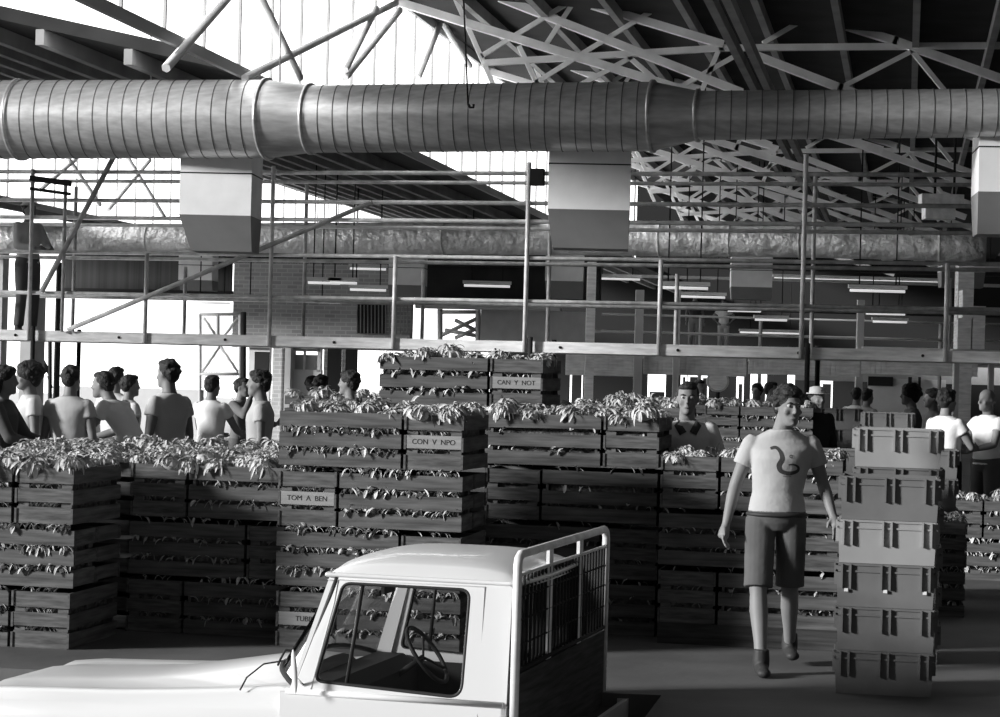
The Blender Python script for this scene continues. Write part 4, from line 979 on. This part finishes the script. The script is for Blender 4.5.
    if hair != 'bald':
        R = random.Random(int(u)); big = {'short': 1.0, 'full': 1.10, 'curly': 1.28, 'long': 1.12}[hair]
        b.ball(h((0, .022, .042)), .088*big, (.93, 1.06, .92), 20, 14, M=Rm)
        b.ball(h((0, -.035, .085)), .055*big, (1.15, .9, .62), 16, 10, M=Rm)
        b.ball(h((0, .06, .0)), .07*big, (1.0, .75, 1.1), 16, 10, M=Rm)
        for sx in (-1, 1): b.ball(h((sx*.066, .025, .02)), .034*big, (.5, 1.1, 1.25), 12, 8, M=Rm)
        nL = {'short': 20, 'full': 46, 'curly': 90, 'long': 46}[hair]
        for i in range(nL):
            th = R.uniform(-.35, 1.4); ph = R.uniform(0, 2*pi); q = Vector((cos(ph)*cos(th), sin(ph)*cos(th), sin(th)))
            if q.y < -.3 and q.z < .55: continue
            b.ball(h((q.x*.078*big, .02+q.y*.092*big, .03+q.z*.082*big)), R.uniform(.016, .03), (1, 1, .8), 8, 6)
        if hair == 'long':
            for sx in (-1, 1): b.path([h((sx*.07, .03, .0)), h((sx*.078, .04, -.07)), h((sx*.07, .05, -.13))], [.035, .036, .02], 10)
            b.path([h((0, .08, .0)), h((0, .085, -.08)), h((0, .075, -.14))], [.06, .06, .03], 12)
    else:
        b.ball(h((0, .07, -.015)), .05, (1.25, .7, .75), 14, 10, M=Rm)
        for sx in (-1, 1): b.ball(h((sx*.066, .035, -.01)), .03, (.45, 1.1, .9), 12, 8, M=Rm)
    ho = bpy.data.objects.new('hair', bake(b, 'hair', hm, min(vox, .010), 1, .3)); C.objects.link(ho); ho.parent = root
    if hat:
        b = MB(); b.path([h((0, .01, .055)), h((0, .01, .075)), h((0, .01, .125)), h((0, .01, .14))], [.098, .095, .088, .04], 18); b.path([h((0, -.0, .052)), h((0, -.0, .062))], [.135, .13], 20); hb = b.build('hat', cloth(hat), root)
    if vox < .0115:
        for sx in (-1, 1):
            b = MB(); b.ball(h((sx*.031, -.078, .010)), .0135, (1.1, .8, .75), 12, 8, M=Rm); e = b.build('eye', M['eye'], root)
            b = MB(); b.ball(h((sx*.031, -.0885, .009)), .0058, (1, .5, 1), 10, 6, M=Rm); b.build('pupil', M['black'], e)
            b = MB(); b.path([h((sx*.015, -.094, .026)), h((sx*.032, -.096, .031)), h((sx*.05, -.086, .026))], [.003, .005, .003], 6); b.build('eyebrow', M['hair'], root)
        b = MB(); b.path([h((-.024, -.093, -.066)), h((-.01, -.101, -.063)), h((0, -.102, -.065)), h((.01, -.101, -.063)), h((.024, -.093, -.066))], [.002, .005, .005, .005, .002], 6); b.build('lips', M['lip'], root)
    if collar:
        b = MB(); c0 = nk+Vector((0, -.0, -.012))
        for sx in (-1, 1): b.loft([[c0+Vector((sx*.0, .06, .03)), c0+Vector((sx*.02, .066, .0))], [c0+Vector((sx*.062, .02, .03)), c0+Vector((sx*.083, .02, -.01))], [c0+Vector((sx*.060, -.055, .02)), c0+Vector((sx*.098, -.072, -.02))], [c0+Vector((sx*.012, -.118, -.06)), c0+Vector((sx*.060, -.130, -.085))]], closed=False, cap=False)
        me = b.mesh('collar', cloth(.07)); co = bpy.data.objects.new('collar', me); C.objects.link(co); co.parent = root; sd = co.modifiers.new('s', 'SOLIDIFY'); sd.thickness = .006
    if shorts:
        b = MB(); rg = torso_rings(J, .012, 0, 1, fat)[2]; P = rg+[rg[0], rg[1]]; b.path([p-Vector((0, 0, .0)) for p in P], .013, 6, cap=False); b.build('belt', M['boot'], root)
    if logo:
        me = so.data; bv = BVHTree.FromPolygons([v.co.copy() for v in me.vertices], [tuple(p.vertices) for p in me.polygons])
        def proj(x_, z_):
            r_ = bv.ray_cast(Vector((x_, -1, z_)), Vector((0, 1, 0))); return (r_[0]+Vector((0, -.0025, 0))) if r_[0] else Vector((x_, -.13, z_))
        def mark(nm, pts, ws_, m):
            b = MB(); V = []; n = len(pts)
            for i, (x_, z_) in enumerate(pts):
                a = Vector(pts[max(0, i-1)]+(0,)); c_ = Vector(pts[min(n-1, i+1)]+(0,)); t = (c_-a).normalized(); nn = Vector((-t.y, t.x, 0)); w_ = ws_[i] if isinstance(ws_, list) else ws_
                V += [proj(x_-nn.x*w_, z_-nn.y*w_), proj(x_+nn.x*w_, z_+nn.y*w_)]
            b.add(V, [(2*i, 2*i+1, 2*i+3, 2*i+2) for i in range(n-1)]); b.build(nm, m, so)
        def sp(cp, n=28):     # catmull
            out = []
            cp = [cp[0]]+cp+[cp[-1]]
            for i in range(1, len(cp)-2):
                for k in range(6):
                    t = k/6; f = lambda a, b_, c_, d_: .5*((2*b_)+(-a+c_)*t+(2*a-5*b_+4*c_-d_)*t*t+(-a+3*b_-3*c_+d_)*t**3)
                    out.append((f(*[cp[i+j][0] for j in (-1, 0, 1, 2)]), f(*[cp[i+j][1] for j in (-1, 0, 1, 2)])))
            out.append(cp[-2]); return out
        ox, oz = -.005, 1.255
        body_ = sp([(-.078, .105), (-.045, .112), (-.02, .085), (-.012, .045), (-.03, .005), (-.015, -.03), (.035, -.043), (.085, -.03), (.092, -.005), (.06, .012), (.03, .008)])
        body_ = [(a+ox, c_+oz) for a, c_ in body_]; n_ = len(body_)
        mark('printed_curl', body_, [.004+.009*sin(pi*min(1, .12+i/n_*.95)) for i in range(n_)], cloth(.05))
        rg = [(ox+.045+cos(2*pi*k/14)*.009, oz+.06+sin(2*pi*k/14)*.009) for k in range(15)]; mark('printed_ring', rg, .0025, cloth(.08))
        mark('printed_line', [(ox+.0+.007*k, oz-.062+.002*(k % 2)) for k in range(8)], .004, cloth(.2))
    return root
# main figure: striding man in printed T-shirt
D = 12.9
main = person('person in white T-shirt with a dark curled print and shorts, striding beside the plastic crates', 789, 389, D, yaw=0, shorts=True, logo=True, vox=.0075, H=1.755, sleeve=.55, hair='full', headrot=(.30, .12, 0), fat=1.0,
    loc=None, z=0.0, hands=(.3, .25), pn={'L': (1, -.2, .1), 'R': (-.2, .2, -1)},
    pose=dict(pelvis=(-.02, 0, .955), waist=(-.02, -.005, 1.09), chest=(-.005, -.01, 1.30), neck=(.0, .0, 1.47), head=(.03, -.03, 1.622),
              shL=(-.180, .02, 1.395), elL=(-.275, .03, 1.13), wrL=(-.335, -.03, .88), shR=(.178, .02, 1.40), elR=(.265, .03, 1.14), wrR=(.315, -.07, .955),
              hpL=(-.12, 0, .92), knL=(-.135, -.10, .50), anL=(-.125, -.25, .085), hpR=(.07, 0, .92), knR=(.075, .03, .50), anR=(.125, .32, .12)))
person('person with short dark hair and open-collared pale shirt standing behind the crate stack', 688, 389, 15.3, shirt=.65, hair='short', vox=.010, H=1.75, z=0.0, headrot=(-.12, 0, 0), longsl=True, collar=True, trousers=.08,
    pose=dict(elL=(-.26, -.06, 1.16), wrL=(-.20, -.28, 1.18), elR=(.26, -.06, 1.16), wrR=(.20, -.28, 1.18)))
# walkway man
pgw = gw(gx(9), .5, 2.21)
person('person in brimmed hat and pale shirt standing on the pipe walkway end', 12, 190, 31, yaw=.9, shirt=.6, trousers=.12, hat=.45, vox=.02, loc=(pgw.x, pgw.y, 2.142), longsl=True,
    pose=dict(elL=(-.26, -.10, 1.15), wrL=(-.12, -.32, 1.12), elR=(.26, -.10, 1.15), wrR=(.12, -.32, 1.12)))
reach = dict(elL=(-.24, -.14, 1.16), wrL=(-.16, -.38, 1.10), elR=(.24, -.14, 1.16), wrR=(.16, -.38, 1.10))
lean = dict(chest=(0, -.12, 1.26), neck=(0, -.22, 1.41), head=(0, -.30, 1.545), shL=(-.185, -.17, 1.37), shR=(.185, -.17, 1.37), elL=(-.24, -.30, 1.12), wrL=(-.16, -.52, 1.05), elR=(.24, -.30, 1.12), wrR=(.16, -.52, 1.05))
far = [
 ('person with long dark hair and dark open vest at the picture edge', 6, 365, 17.6, 1.5, dict(shirt=.08, hair='long', longsl=True, pose=reach)),
 ('person with thick curly dark hair and pale top, looking towards the vest wearer', 28, 362, 18.9, -1.2, dict(shirt=.55, hair='curly', pose={})),
 ('person seen from behind in a loose pale shirt before the bright doorway', 72, 364, 18.9, 2.9, dict(shirt=.45, hair='short', fat=1.1)),
 ('person bending in white shirt against the bright doorway', 103, 371, 19.4, -1.9, dict(shirt=.7, hair='short', pose=lean, H=1.8)),
 ('person in pale shirt deepest in the doorway glare, over the bending one', 117, 366, 22.5, 2.6, dict(shirt=.6, hair='short')),
 ('person half hidden in the doorway glare beside the tall one', 131, 376, 22.0, 2.2, dict(shirt=.6, hair='short', H=1.68)),
 ('person tall in pale shirt, backlit, leaning over the leafy greens', 168, 357, 18.2, -2.2, dict(shirt=.5, hair='short', H=1.83, fat=1.05)),
 ('person with dark hair and white top in front of the mesh gate', 213, 374, 22.5, 2.7, dict(shirt=.75, hair='short', pose=reach)),
 ('person in dark clothes raising an arm to the face near the gate', 243, 377, 24.6, 1.2, dict(shirt=.15, hair='short', longsl=True, pose=dict(elL=(-.28, -.2, 1.3), wrL=(-.12, -.2, 1.52), elR=(.25, -.15, 1.15), wrR=(.2, -.4, 1.2)))),
 ('person with thick dark hair and grey shirt standing before the gate post', 259, 369, 19.3, -1.5, dict(shirt=.4, hair='full')),
 ('person with dark hair low behind the far crates', 313, 376, 27.0, 2.9, dict(shirt=.4, hair='full')),
 ('person with dark hair beside another low behind the far crates', 322, 378, 26.2, 2.6, dict(shirt=.2, hair='full', H=1.72)),
 ('person with slicked dark hair turned to the brick piers', 349, 370, 21.6, -1.9, dict(shirt=.12, hair='full')),
 ('person in brimmed pale hat and black coat behind striding man', 818, 387, 23.5, .4, dict(shirt=.02, hair='short', hat=.5, longsl=True, trousers=.02)),
 ('person seen from behind in white shirt and shorts, bending to far crates', 857, 387, 33.0, 2.7, dict(shirt=.8, hair='short', pose=reach, shorts=True)),
 ('person with dark hair next to the white-shirted bending one', 868, 388, 32.0, 2.2, dict(shirt=.3, hair='short')),
 ('person with bushy curly hair and striped dark top leaning on crates', 910, 384, 25.5, -1.6, dict(shirt=.1, hair='curly', longsl=True, pose=reach)),
 ('person with dark hair facing away past the white shirt', 932, 388, 26.5, -1.4, dict(shirt=.2, hair='full')),
 ('person broad in white short-sleeved shirt and black trousers, seen from behind', 948, 388, 21.8, 2.2, dict(shirt=.8, hair='full', fat=1.12, trousers=.015, vox=.013, pose=dict(elL=(-.27, -.10, 1.16), wrL=(-.14, -.30, 1.15), elR=(.27, -.10, 1.16), wrR=(.14, -.30, 1.15)))),
 ('person bald in white shirt facing the broad man', 987, 388, 22.9, -1.0, dict(shirt=.75, hair='bald', hairm='hairg', pose=reach)),
 ('person in dark shirt, arms folded, on the far platform', 695, 314, 56.5, .2, dict(shirt=.05, hair='short', z=zpf, trousers=.3, vox=.03, H=1.72)),
 ('person in white shirt, hands on hips, on the far platform', 724, 311, 56.5, -.1, dict(shirt=.8, hair='short', z=zpf, trousers=.5, vox=.03, pose=dict(elL=(-.36, .05, 1.2), wrL=(-.2, -.05, 1.02), elR=(.36, .05, 1.2), wrR=(.2, -.05, 1.02)))),
 ('person with dark hair among the far windows, small, nearest the clock', 700, 379, 33.0, .5, dict(shirt=.1, hair='short')),
 ('person small in dark shirt below the wide far window', 757, 383, 34.0, -.5, dict(shirt=.2, hair='full')),
 ('person small in pale shirt just left of the striding man', 772, 381, 31.0, 1.2, dict(shirt=.6, hair='short')),
]
for lb, u, v, D, yw, kw in far:
    kw = dict(kw); kw.setdefault('vox', .012 if D < 27 else .018); kw.setdefault('z', 0.0)
    Hh = kw.get('H'); 
    if not Hh:
        zt = at(u, v, D).z-kw['z']; hz = Vector((kw.get('pose') or {}).get('head', (0, 0, 1.635))).z+.13; kw['H'] = max(1.5, min(1.95, 1.75*zt/hz))
    person(lb, u, v, D, yaw=yw, **kw)
# round-faced clock-like fan by the far window
fn = empty('wall_clock', at(718, 381, 45), 0, label='round pale-faced dial standing among the far windows', cat='clock')
b = MB(); b.path([(0, 0, 0), (0, .1, 0)], .24, 28); b.build('case', M['grey'], fn); b = MB(); b.path([(0, -.01, 0), (0, .0, 0)], .2, 28); b.build('face', M['beam'], fn)
b = MB(); b.tube((0, .05, -.2), (0, .05, -1.8), .05, 8); b.build('stand', M['dark'], fn)
